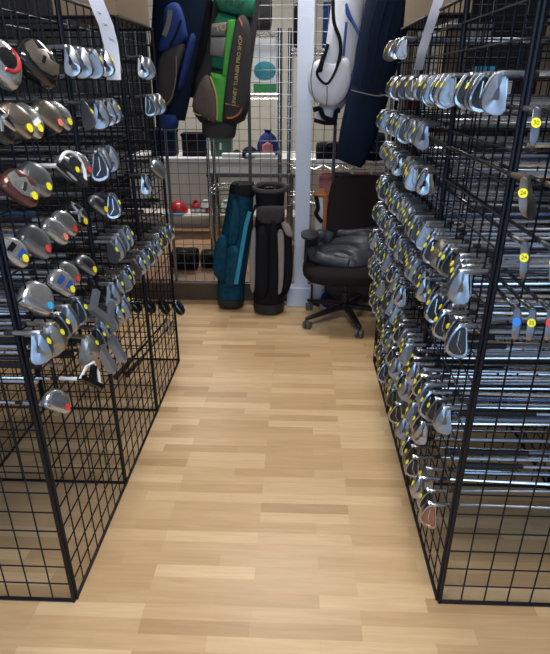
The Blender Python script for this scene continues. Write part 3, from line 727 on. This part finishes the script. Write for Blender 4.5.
# navy travel cover
NY = 3.92
t = thing('travel_bag', 'long navy blue padded golf travel cover hanging at a slant above the chair', 'bag', atY(350, 165, NY+.05)); NVB = t
body_loft([(401, -45, 26), (392, -5, 25), (379, 50, 23), (370, 92, 19.5)], NY+.1, .085, 'fabric_navy', 'upper_half', t, p=2.6)
body_loft([(370, 91, 20), (367, 100, 20.5), (358, 134, 18.5), (351, 158, 15), (349, 163, 13)], NY+.1, .085, 'fabric_navy', 'lower_half', t, p=2.6)
strap([(351, 90), (362, 93), (378, 96), (388, 94)], NY+.012, .004, 'fabric_ash', 'seam', t)
for dx in (-14, -5, 4, 13): strap([(392+dx, 0), (384+dx, 30), (378+dx*.8, 60), (371+dx*.75, 88)], NY+.013, .003, 'fabric_navy', 'quilt_ridge', t)
fixkids(t)

# hooks carry the hanging bags on the grid
for bag, x, y, z in ((GB, atY(230, 10, 4.15).x, 4.15, 2.16), (BLB, atY(184, 0, 3.99).x, 3.99, 2.16), (WHB, atY(347, 0, 4.16).x, 4.16, 2.16), (NVB, atY(396, 0, 4.02).x, 4.02, 2.16)):
    h = MB().tube(smooth_path([V((x, PY+.055, 2.30)), V((x, PY+.02, 2.335)), V((x, PY-.02, 2.32)), V((x, (y+PY)/2, 2.29)), V((x, y, 2.28)), V((x, y, z))]), .006, 8).build('hook', 'chrome', bag)
    h.matrix_parent_inverse = Matrix.Translation(-V(bag.location))

# standing bags
def floor_bag(label, foot, top, r, mname, group):
    t = thing('golf_bag', label, 'golf bag', foot, 0, group); return t
TY = 4.16
t = thing('golf_bag', 'teal patterned golf bag standing on the floor, left of the black bag', 'golf bag', atZ(231, 300, 0), 0, 'standing golf bags')
body_loft([(242, 188, 12), (240, 205, 13), (237, 230, 14.5), (234, 255, 14.5), (231, 285, 13.5), (231, 298, 13)], TY, .115, 'fabric_teal', 'body', t)
body_loft([(231, 296, 13), (231, 299, 13.4), (231, 303, 12.5)], TY-.01, .11, 'black', 'base', t)
body_loft([(243, 183, 11), (243, 187, 13), (242, 193, 13)], TY, .115, 'fabric_black', 'top_rim', t)
puff([(226, 236), (229, 252), (226, 280), (218, 278), (213, 266), (217, 240)], TY-.09, .05, 'fabric_teal', 'side_pocket', t, .09)
puff([(233, 200), (240, 206), (238, 240), (228, 244), (230, 215)], TY-.11, .03, 'fabric_teal', 'upper_pocket', t)
puff([(228, 248), (240, 250), (240, 282), (226, 284)], TY-.12, .04, 'fabric_teal', 'lower_pocket', t)
flat_strap([(250, 212), (246, 226), (241, 255), (236, 284)], TY-.165, .032, .012, 'teal_strap', 'strap', t)
strap([(239, 186), (236, 184), (238, 205), (237, 220)], TY-.13, .006, 'black', 'handle', t)
fixkids(t)
KY = 4.08
t = thing('golf_bag', 'black golf bag with taupe side panels standing beside the white column', 'golf bag', atZ(269, 304, 0), 0, 'standing golf bags')
body_loft([(270, 191, 15), (270, 210, 13.5), (270, 225, 15), (270, 255, 16), (269, 290, 15.5), (269, 302, 15)], KY, .125, 'fabric_black', 'body', t)
body_loft([(269, 300, 15.3), (269, 303, 15.8), (269, 308, 15)], KY-.01, .125, 'black', 'base', t)
# open top: rim ring + dividers
rc = atY(270, 191, KY)
MB().tube([rc + V((.112*math.cos(q), .10*math.sin(q), .012*math.sin(q)+.02)) for q in (2*PI*j/20 for j in range(21))], .019, 8).build('top_rim', 'fabric_grey', t)
dv = MB()
for dx in (-.035, .035): dv.box(rc + V((dx, 0, .01)), (.008, .17, .03))
dv.box(rc + V((0, 0, .01)), (.2, .008, .03)); dv.build('divider', 'fabric_black', t)
puff([(258, 207), (283, 207), (281, 222), (260, 222)], KY-.10, .035, 'fabric_grey', 'collar_pocket', t)
puff([(257, 232), (268, 232), (268, 292), (257, 290)], KY-.11, .05, 'fabric_black', 'front_pocket', t)
puff([(270, 226), (277, 226), (278, 292), (269, 293)], KY-.11, .035, 'fabric_black', 'front_pocket', t)
puff([(251, 236), (256, 232), (255, 288), (250, 284)], KY-.06, .03, 'beige_panel', 'side_panel', t, .09)
puff([(277, 232), (284, 236), (283, 286), (277, 292), (276, 262)], KY-.09, .03, 'beige_panel', 'side_panel', t, .09)
puff([(283, 226), (290, 232), (293, 262), (291, 284), (284, 292)], KY-.04, .05, 'fabric_black', 'side_pocket', t, .08)
puff([(281, 222), (288, 225), (293, 236), (286, 234)], KY-.07, .03, 'beige_panel', 'shoulder_patch', t, .06)
strap([(256, 205), (252, 216), (252, 228)], KY-.11, .009, 'fabric_black', 'handle', t)
fixkids(t)
# orange and white bag behind the chair
OY = 4.218
t = thing('golf_bag', 'white golf bag with orange rim standing behind the office chair', 'golf bag', (atY(322, 200, OY).x, OY, 0), 0, 'standing golf bags')
b0 = atY(322, 200, OY); R_ = .062
MB().loft([ell((b0.x, OY, z), V((1, 0, 0)), V((0, 1, 0)), r*1.02, r, 20) for z, r in ((.012, .042), (.03, .046), (.3, .048), (.6, .050), (.80, .050), (.84, .052))]).build('body', 'fabric_white', t)
MB().tube([V((b0.x+.052*math.cos(q), OY+.048*math.sin(q), .85)) for q in (2*PI*j/20 for j in range(21))], .012, 8).build('top_rim', 'orange', t)
MB().loft([ell((b0.x, OY, z), V((1, 0, 0)), V((0, 1, 0)), r, r, 16) for z, r in ((.84, .045), (.872, .038), (.89, .02))]).build('top_cover', 'orange', t)
flat_strap([(325, 197), (325, 215), (323, 240)], OY-.055, .03, .014, 'orange', 'strap', t)
flat_strap([(316, 196), (318, 208), (316, 214), (322, 222)], OY-.058, .03, .02, 'fabric_black', 'handle', t)
MB().loft([ell((b0.x, OY, z), V((1, 0, 0)), V((0, 1, 0)), r, r, 16) for z, r in ((0.001, .046), (.014, .048), (.03, .047))]).build('base', 'black', t)
fixkids(t)

# ------------------------------------------------------------------ office chair
CX, CYc = .36, 3.90
t = thing('office_chair', 'black swivel office chair with a dark jacket on its seat', 'chair', (CX, CYc, 0))
hub = MB().loft([ell((0, 0, z), V((1, 0, 0)), V((0, 1, 0)), r, r, 16) for z, r in ((.085, .035), (.09, .045), (.135, .042), (.14, .03))]).build('hub', 'plastic_black', t)
for a in (142, 212, 284, 356, 66):
    a = math.radians(a); d = V((math.cos(a), math.sin(a), 0)); q = V((-math.sin(a), math.cos(a), 0))
    rings = []
    for s, z, w_, h_ in ((.02, .112, .026, .022), (.12, .105, .024, .020), (.24, .088, .019, .015), (.325, .078, .016, .012), (.34, .076, .010, .008)):
        rings.append(ell(d*s + V((0, 0, z)), q, V((0, 0, 1)), w_, h_, 12, 3))
    leg = MB().loft(rings).build('leg', 'plastic_black', t)
    c = d*.325
    ca = MB()
    sa = random.uniform(0, PI); wdir = V((math.cos(sa), math.sin(sa), 0)); wd_ = V((0, 0, 1)).cross(wdir)
    for s in (-1, 1):
        ctr = c + wdir*(.016*s) + V((0, 0, .029))
        ca.loft([[ctr + wdir*(x*.5) + (wd_*math.cos(q2) + V((0, 0, 1))*math.sin(q2))*r for q2 in (2*PI*j/18 for j in range(18))] for x, r in ((-.022, .022), (-.018, .0285), (.018, .0285), (.022, .022))])
    ca.tube([c+V((0, 0, .03)), c+V((0, 0, .075))], .007, 8); ca.tube([c+V((0, 0, .03)) - wdir*.02, c+V((0, 0, .03)) + wdir*.02], .006, 8)
    ca.build('castor', 'castor_grey', t)
MB().tube([(0, 0, .13), (0, 0, .22)], .026, 14).build('gas_lift_cover', 'plastic_black', t)
MB().tube([(0, 0, .2), (0, 0, .31)], .015, 12).build('gas_lift', 'plastic_black', t)
mech = MB().box((0, .02, .305), (.17, .22, .035)).build('tilt_mechanism', 'plastic_black', t, bevel=.01)
MB().tube([(.08, 0, .305), (.16, -.02, .298), (.24, -.03, .295)], [.006, .006, .011], 8).build('lever', 'plastic_black', t)
sz = .348
seat = MB().loft([ell((-.015, -.01, sz+z), V((1, 0, 0)), V((0, 1, 0)), a*.30, a*.28, 28, 3.0) for z, a in ((0, .8), (.004, .93), (.03, 1.0), (.062, 1.0), (.085, .95), (.098, .82), (.102, .5))]).build('seat', 'seat_fabric', t, angle=1.2)
# backrest, turned a little and leaning back
bc = V((.085, .205, .75)); bn = V((-.05, -1, .18)).normalized(); bu = V((1, -.05, 0)).normalized(); bv = bn.cross(bu)*-1
if bv.z < 0: bv = -bv
rings = []
for dpt, k in ((.045, .86), (.035, .97), (.0, 1.0), (-.02, .97), (-.035, .85), (-.038, .5)):
    ring = []
    for j in range(32):
        q = 2*PI*j/32; cq, sq = math.cos(q), math.sin(q)
        x = .232*math.copysign(abs(cq)**(2/4.5), cq); z = .255*math.copysign(abs(sq)**(2/4.5), sq)
        x *= (1 - .06*max(0, z/.255))
        ring.append(bc + bu*(x*k) + bv*(z*k) - bn*(dpt + .5*x*x*-1*.25))
    rings.append(ring)
MB().loft(rings).build('backrest', 'seat_fabric', t, angle=1.2)
MB().tube(smooth_path([V((0, .08, .305)), V((.02, .25, .30)), V((.05, .315, .38)), V((.07, .285, .56)), V((.08, .26, .72))]), .018, 10).build('back_support', 'plastic_black', t)
for s in (-1, 1):
    arm = MB(); x = s*.29
    arm.tube(smooth_path([V((s*.08, .02, .305)), V((s*.24, .02, .31)), V((x, .02, .35)), V((x, .03, .56)), V((x, .03, .625))]), .015, 10)
    ao = arm.build('armrest', 'plastic_black', t)
    MB().loft([ell((x-s*.02, -.02, .625+z), V((1, 0, 0)), V((0, 1, 0)), a*.062, a*.125, 20, 2.6) for z, a in ((0, .85), (.008, 1), (.02, 1), (.028, .8))]).build('arm_pad', 'plastic_black', ao)

# puffer jacket lying on the seat
jz = sz+.10
jt = thing('jacket', 'dark slate puffer jacket heaped on the office chair seat', 'jacket', (CX-.01, CYc+.03, 0))
def baffle(mb, pts, ra, n=12):
    P = smooth_path([V((x, y, jz+z)) for x, y, z in pts], 6); k = len(P)
    mb.tube(P, [ra*(.62 if j in (0, k-1) else 1)*(1+.05*math.sin(j*1.1)) for j in range(k)], n)
def remesh(o, v=.010, it=5):
    rm = o.modifiers.new('remesh', 'REMESH'); rm.mode = 'VOXEL'; rm.voxel_size = v; rm.use_smooth_shade = True
    smm = o.modifiers.new('smooth', 'SMOOTH'); smm.iterations = it
    tx = bpy.data.textures.new('wrinkle', 'CLOUDS'); tx.noise_scale = .05
    d = o.modifiers.new('wrinkle', 'DISPLACE'); d.texture = tx; d.strength = .012; d.mid_level = .5; d.texture_coords = 'LOCAL'
jm = MB(); NA, NR = 110, 50; jr = random.Random(2)
def jp(q, r, top):
    ox = .285*(1 + .10*math.sin(3*q+.6) + .06*math.sin(5*q+2)); oy = .20*(1 + .10*math.sin(2*q+1.2) + .07*math.sin(7*q))
    x = .035 + ox*r*math.cos(q); y = -.005 + oy*r*math.sin(q)
    H_ = (.10 + .30*max(-.12, min(.2, y+.08)) + .05*x)*max(0, 1-r**5)**.5
    w_ = y + .35*x + .035*math.sin(7*x+1) + .02*math.sin(17*x)
    cre = min(1, abs(math.sin(30*w_))*1.7)**.6
    big = .028*math.sin(9*x - 6*y + .5) + .02*math.sin(15*y + 8*x)
    z = H_*(.60 + .16*cre) + .030*cre*(1-r**4) + big*(1-r**3)*1.25 + .012
    return V((x, y, jz + z - .01)) if top else V((x, y, jz - .004 + .05*max(0, y)))
jm.v = []; rings = [[jp(2*PI*j/NA, r, False) for j in range(NA)] for r in (.1, .5, .9)] + [[jp(2*PI*j/NA, r, True) for j in range(NA)] for r in [1 - (i/NR)**1.3*.985 for i in range(NR+1)]]
jm.loft(rings)
jo = jm.build('jacket_body', 'puffer', jt, angle=3); jo.modifiers.new('sub', 'SUBSURF').render_levels = 1
s1 = MB(); baffle(s1, [(-.10, .10, .12), (-.17, .09, .15), (-.225, .04, .135), (-.24, -.03, .085), (-.20, -.10, .045), (-.10, -.14, .03), (.02, -.16, .02)], .047)
remesh(s1.build('sleeve', 'puffer', jt, angle=3))
s3 = MB(); baffle(s3, [(-.06, .13, .155), (.05, .10, .165), (.16, .09, .18), (.26, .12, .19)], .035)
remesh(s3.build('collar', 'puffer', jt, angle=3))

# blue shoes / tubs under the chair
def shoe(c, rz, label, m):
    t = thing('shoe', label, 'shoe', c, rz, 'shoes under the chair')
    MB().loft([[V((x*k+.0, y*k, z)) for x, y in ((-.12, -.03), (-.13, 0), (-.12, .03), (-.03, .036), (.05, .045), (.11, .035), (.13, 0), (.11, -.035), (.05, -.045), (-.03, -.036))] for z, k in ((.001, .95), (.006, 1), (.028, 1), (.032, .95))]).build('sole', 'white_pack', t)
    MB().loft([[V((x*k+dx, y*k, z)) for x, y in ((-.12, -.03), (-.13, 0), (-.12, .03), (-.03, .036), (.05, .045), (.11, .035), (.13, 0), (.11, -.035), (.05, -.045), (-.03, -.036))] for z, k, dx in ((.03, .94, 0), (.055, .9, -.006), (.075, .72, -.03), (.10, .5, -.055), (.105, .4, -.06))]).build('upper', m, t)
    MB().tube([(-.02, -.02, .088), (.0, .02, .084), (.02, -.02, .078), (.04, .02, .07)], .004, 5).build('laces', 'white_pack', t)
p = atZ(324, 296, 0); shoe((p.x, 4.16, 0), -1.2, 'blue shoe with white sole beside the column foot', 'fabric_blue')
p = atZ(371, 300, 0); shoe((p.x+.02, 4.12, 0), -1.9, 'bright blue shoe behind the chair base, near the right rack', 'blue_paint')

# ------------------------------------------------------------------ things beyond the grid partition
CYK = 6.2; CZ = atY(200, 158, CYK).z
ct = thing('display_counter', 'low white display counter beyond the grid partition', 'counter', (-.4, CYK+.35, PZ))
MB().box((0, 0, (CZ-PZ)/2-.02), (2.8, .66, CZ-PZ-.04)).build('counter_body', 'wall_white', ct, smooth=False)
MB().box((0, 0, CZ-PZ-.022), (2.86, .72, .04)).build('counter_top', 'white_pack', ct, smooth=False, bevel=.004)
def put_box(x0, x1, y0, name, label, m, cat, Y=CYK+.25, d=.22, lid=None, z=None):
    z = CZ if z is None else z
    a = atY(x0, 150, Y); b = atY(x1, 150, Y); top = atY((x0+x1)/2, y0, Y).z
    w = b.x-a.x; h = top-z
    t = thing(name, label, cat, ((a.x+b.x)/2, Y, z+.001)); MB().box((0, 0, h/2), (w, d, h)).build('box_body', m, t, smooth=False, bevel=.012)
    MB().box((0, 0, h-.012), (w*1.06, d*1.06, .03)).build('lid', lid or m, t, smooth=False, bevel=.006)
    return t, w, h
put_box(153, 177, 130, 'storage_box', 'dark blue box on the white counter, far left', 'fabric_navy', 'box')
put_box(184, 207, 133, 'storage_box', 'black box on the white counter beside the green tub', 'fabric_black', 'box')
gt, gw, gh = put_box(212, 232, 137, 'storage_tub', 'green plastic tub with small white mark on the counter', 'green_plastic', 'tub')
MB().box((0, -.113, gh*.55), (.02, .006, .07)).build('label_patch', 'white_pack', gt)
def cap(px_, y, r, label, m, brim=None, Y=CYK+.15, z=None):
    p = atY(px_, y, Y); z = CZ if z is None else z
    t = thing('baseball_cap', label, 'cap', (p.x, Y, z+.001), 0, 'caps beyond the partition')
    MB().loft([ell((0, 0, r*zz), V((1, 0, 0)), V((0, 1, 0)), r*k, r*k*1.1, 20) for zz, k in ((0, 1), (.3, 1), (.7, .86), (.95, .6), (1.1, .3), (1.13, .05))]).build('crown', m, t)
    MB().loft([ell((0, -r*1.2, r*zz), V((1, 0, 0)), V((0, 1, 0)), r*.8*k, r*.75*k, 20) for zz, k in ((.0, .95), (.03, 1), (.08, 1), (.1, .9))]).build('brim', brim or m, t)
cap(237, 158, .06, 'small black cap on the counter right of the green tub', 'fabric_black')
cap(250, 158, .09, 'large dark cap on the counter between tub and blue bag', 'fabric_navy', 'fabric_black')
bt = thing('drawstring_bag', 'blue pouch with pink front on the white counter', 'bag', (atY(268, 158, CYK+.2).x, CYK+.2, CZ))
MB().loft([ell((0, 0, z), V((1, 0, 0)), V((0, 1, 0)), r, r*.8, 18) for z, r in ((.002, .09), (.03, .115), (.12, .115), (.2, .08), (.24, .03), (.27, .045))]).build('pouch', 'fabric_blue', bt)
MB().pillow([V((x, -.085, z)) for x, z in ((-.06, .03), (.06, .03), (.055, .12), (0, .15), (-.055, .12))], (0, -1, 0), .02, 0, .05).build('front_panel', 'pink', bt)
# white parcels on the counter edge
for px0, px1, lab in ((222, 242, 'white paper packet on the counter below the green tub'), (246, 275, 'long white packet on the counter below the caps')):
    a = atY(px0, 158, CYK+.04); b = atY(px1, 158, CYK+.04)
    o = MB().box((0, 0, .022), (b.x-a.x, .10, .04)).build('paper_packet', 'white_pack', smooth=False, bevel=.008, loc=((a.x+b.x)/2, CYK+.06, CZ+.001)); tag(o, lab, 'packet')
# chrome shelf units
def shelf_unit(x0, x1, Y, ztop, levels, label, d=.36):
    t = thing('wire_shelf_unit', label, 'shelf', ((x0+x1)/2, Y+d/2, PZ), 0, 'chrome wire shelf units')
    w = x1-x0
    for sx in (-1, 1):
        for sy in (-1, 1):
            MB().tube([(sx*w/2, sy*d/2, 0), (sx*w/2, sy*d/2, ztop-PZ)], .014, 10).build('post', 'chrome', t)
    for z in levels:
        s = MB(); zz = z-PZ
        for sy in (-1, 1):
            for h in (0, -.035): s.tube([(-w/2, sy*d/2, zz+h), (w/2, sy*d/2, zz+h)], .0045, 6)
            nz = 12
            s.tube([(-w/2 + w*j/nz, sy*d/2, zz - (.035 if j % 2 else 0)) for j in range(nz+1)], .003, 5)
        for sx in (-1, 1):
            for h in (0, -.035): s.tube([(sx*w/2, -d/2, zz+h), (sx*w/2, d/2, zz+h)], .0045, 6)
        for j in range(1, 16): s.tube([(-w/2 + w*j/16, -d/2, zz), (-w/2 + w*j/16, d/2, zz)], .002, 5)
        s.build('shelf', 'chrome', t)
    return t
SY = 4.95
zt = atY(279, 28, SY).z; za = atY(265, 31, SY).z; zb = atY(265, 94, SY).z; zc = atY(250, 174, SY).z
shelf_unit(atY(206, 120, SY).x, atY(279.5, 60, SY).x, SY, zt, [za, zb, .75], 'chrome wire shelf unit left of the white column, behind the green bag')
shelf_unit(atY(289.5, 60, SY).x, atY(402, 60, SY).x, SY, zt, [za-.12, atY(340, 165, SY).z, atY(340, 185, SY).z-.12], 'chrome wire shelf unit right of the white column')
TY2 = 5.33; tz = atY(250, 173, TY2).z; tx0, tx1 = atY(206, 173, TY2).x, atY(297, 173, TY2).x
tb = thing('folding_table', 'long grey-edged folding table beyond the grid partition', 'table', ((tx0+tx1)/2, TY2+.2, PZ))
MB().box((0, 0, tz-PZ-.02), (tx1-tx0, .4, .04)).build('table_top', 'table_grey', tb, smooth=False, bevel=.006)
for sx in (-1, 1):
    for sy in (-1, 1): MB().tube([(sx*((tx1-tx0)/2-.05), sy*.16, 0), (sx*((tx1-tx0)/2-.05), sy*.16, tz-PZ-.04)], .014, 8).build('leg', 'table_grey', tb)
p = atY(265, 94, SY+.1); q = atY(254, 94, SY+.1); q2 = atY(277, 94, SY+.1); hh = atY(265, 40, SY+.1).z-p.z
t = thing('boxed_product', 'boxed product with teal picture and green band on the wire shelf', 'box', (p.x, SY+.16, zb+.008))
wp = q2.x-q.x
MB().box((0, 0, hh/2), (wp, .12, hh)).build('carton', 'white_pack', t, smooth=False, bevel=.003)
MB().box((0, -.0615, .035), (wp*.98, .004, .06)).build('green_band', 'green_pack', t, smooth=False)
MB().loft([ell((0.0, -.060+dy, hh*.42), V((1, 0, 0)), V((0, 0, 1)), wp*.47*k, hh*.17*k, 24) for dy, k in ((0, 1), (-.006, 1), (-.008, .9))]).build('picture', 'teal_pack', t)
def shelf_item(x0, x1, y0, ybase, label, m, name, cat, Y, d=.18):
    z = atY((x0+x1)/2, ybase, Y).z; return put_box(x0, x1, y0, name, label, m, cat, Y, d, None, z)
# dark bag and black headcover above the shelf
def soft_bag(x0, x1, y0, z, Y, label, m, name='duffel_bag', cat='bag', d=.12):
    a = atY(x0, 150, Y).x; b = atY(x1, 150, Y).x; h = atY((x0+x1)/2, y0, Y).z - z; c = (a+b)/2; w = (b-a)/2
    t = thing(name, label, cat, (c, Y, z+.001))
    MB().loft([ell((x*w, 0, h/2), V((0, 1, 0)), V((0, 0, 1)), d*k, h/2*k, 16, 2.6) for x, k in ((-1, .6), (-.93, .92), (-.6, 1), (0, .95), (.6, 1), (.93, .92), (1, .6))]).build('bag_body', m, t, angle=1)
    MB().tube(smooth_path([V((-w*.4, -d*.9, h*.6)), V((-w*.3, -d*1.05, h*.95)), V((w*.3, -d*1.05, h*.95)), V((w*.4, -d*.9, h*.6))]), .012, 6).build('handle', 'black', t)
soft_bag(238, 272, -8, za+.008, SY+.18, 'dark grey soft bag on the top of the left wire shelf', 'fabric_grey')
soft_bag(292, 308, 2, za-.112, SY+.18, 'small black soft bag on the right wire shelf by the column', 'fabric_black')
put_box(319, 336, 4, 'storage_box', 'blue box on the upper right wire shelf beside the column', 'fabric_blue', 'box', SY+.18, .2, None, za-.112)
zz = atY(340, 165, SY).z
soft_bag(316, 346, 142, zz+.008, SY+.18, 'black soft bag on the wire shelf above the office chair', 'fabric_black')
soft_bag(352, 384, 132, zz+.008, SY+.18, 'dark navy soft bag on the shelf behind the travel cover', 'fabric_navy')
put_box(318, 350, 160, 'shoe_box', 'flat white box on the shelf edge above the chair', 'white_pack', 'box', SY-.0+.05, .06, None, zz+.008)
zz2 = atY(340, 185, SY).z-.12
for i, (a, b, m, lab) in enumerate(((320, 333, 'pink', 'small pink box on the low shelf behind the chair'), (336, 352, 'fabric_grey', 'grey box on the low shelf behind the chair'), (356, 372, 'maroon', 'maroon box on the low shelf behind the chair'), (376, 392, 'fabric_ash', 'ash grey box on the low shelf by the right rack'))):
    put_box(a, b, 174, 'shoe_box', lab, m, 'box', SY+.15, .2, None, zz2+.008)
# golf ball packs and caps on the platform floor
BYk = 5.9
random.seed(3)
for i, (x, m1, m2, lab) in enumerate(((196, 'white_pack', 'red_paint', 'leftmost'), (206, 'red_paint', 'white_pack', 'second'), (216, 'white_pack', 'fabric_green', 'middle'), (226, 'red_paint', 'white_pack', 'fourth'), (236, 'white_pack', 'white_pack', 'rightmost'))):
    z0 = .37
    p = atY(x, 208, BYk)
    t = thing('ball_pack', f'clear bag of golf balls on the low display bench, {lab} of five', 'golf balls', (p.x, BYk, z0+.002), 0, 'bags of golf balls')
    for j in range(7):
        a = 2*PI*j/6; c = V((0, 0, .022)) if j == 6 else V((.045*math.cos(a), .045*math.sin(a), .022))
        c += V((0, 0, 0))
        MB().loft([ell(c + V((0, 0, -.0213*math.cos(q))), V((1, 0, 0)), V((0, 1, 0)), .0213*math.sin(q), .0213*math.sin(q), 10) for q in (.2, .7, 1.2, 1.57, 2.0, 2.5, 2.95)]).build('golf_ball', m1 if j % 2 else 'white_pack', t)
    MB().loft([ell((0, 0, .05+.02*zz3), V((1, 0, 0)), V((0, 1, 0)), r, r, 12) for zz3, r in ((0, .06), (1, .055), (2, .03), (2.6, .012), (3.4, .03))]).build('pack_top', m2, t)
bn_ = thing('display_bench', 'low white display bench holding golf balls beyond the partition', 'bench', (-.9, BYk, PZ))
MB().box((0, 0, .215), (1.9, .34, .03)).build('bench_top', 'wall_white', bn_, smooth=False, bevel=.004)
for sx in (-1, 1): MB().box((sx*.88, 0, .1), (.04, .3, .2)).build('leg', 'wall_white', bn_, smooth=False)
cap(178, 208, .10, 'red and teal cap on the low display bench at left', 'red_paint', 'teal_strap', BYk-.02, .37)
# black rolled bags on the platform behind the grid
soft_bag(164, 192, 248, PZ, 4.70, 'black rolled bag on the platform floor, left one behind the grid', 'fabric_black', d=.11)
soft_bag(195, 221, 250, PZ, 4.76, 'black rolled bag on the platform floor beside the teal bag', 'fabric_black', d=.10)

# display shelf seen through the right rack
t = thing('display_shelf', 'dark display shelf with boxes seen through the top of right rack', 'shelf', (1.36, 4.9, PZ))
MB().box((0, 0, 1.20), (1.14, .4, .03)).build('shelf_board', 'brown_wood', t, smooth=False)
MB().box((0, 0, 1.72), (1.14, .4, .03)).build('shelf_board', 'brown_wood', t, smooth=False)
for sx in (-1, 1): MB().box((sx*.555, 0, 1.0), (.03, .4, 2.0)).build('side_panel', 'brown_wood', t, smooth=False)
for i, (x, w_, h_, m, lab) in enumerate(((.86, .09, .22, 'maroon', 'maroon box on the display shelf behind right rack'), (.97, .09, .30, 'white_pack', 'white box on the display shelf behind right rack, left'), (1.12, .15, .33, 'green_pack', 'green box on the display shelf behind the right rack'), (1.26, .08, .28, 'white_pack', 'white box on the display shelf beside the green box'), (1.39, .12, .34, 'cyan_dot', 'light blue box on the display shelf behind right rack'), (1.54, .13, .3, 'white_pack', 'white box on the display shelf, right of light blue'))):
    q = thing('product_box', lab, 'box', (x, 4.86, PZ+1.216)); MB().box((0, 0, h_/2), (w_, .16, h_)).build('box_body', m, q, smooth=False, bevel=.004); MB().box((0, 0, h_-.01), (w_*1.03, .166, .022)).build('lid', m, q, smooth=False)
for i, (x, w_, m, lab) in enumerate(((0.92, .16, 'white_pack', 'white flat box high on the display shelf, leftmost'), (1.12, .16, 'white_pack', 'white flat box high on the display shelf, second'), (1.32, .14, 'fabric_ash', 'grey flat box high on the display shelf'))):
    q = thing('product_box', lab, 'box', (x, 4.86, PZ+1.736)); MB().box((0, 0, .05), (w_, .16, .10)).build('box_body', m, q, smooth=False, bevel=.004); MB().box((0, 0, .09), (w_*1.03, .166, .022)).build('lid', m, q, smooth=False)
print('clubs', N_CLUBS)
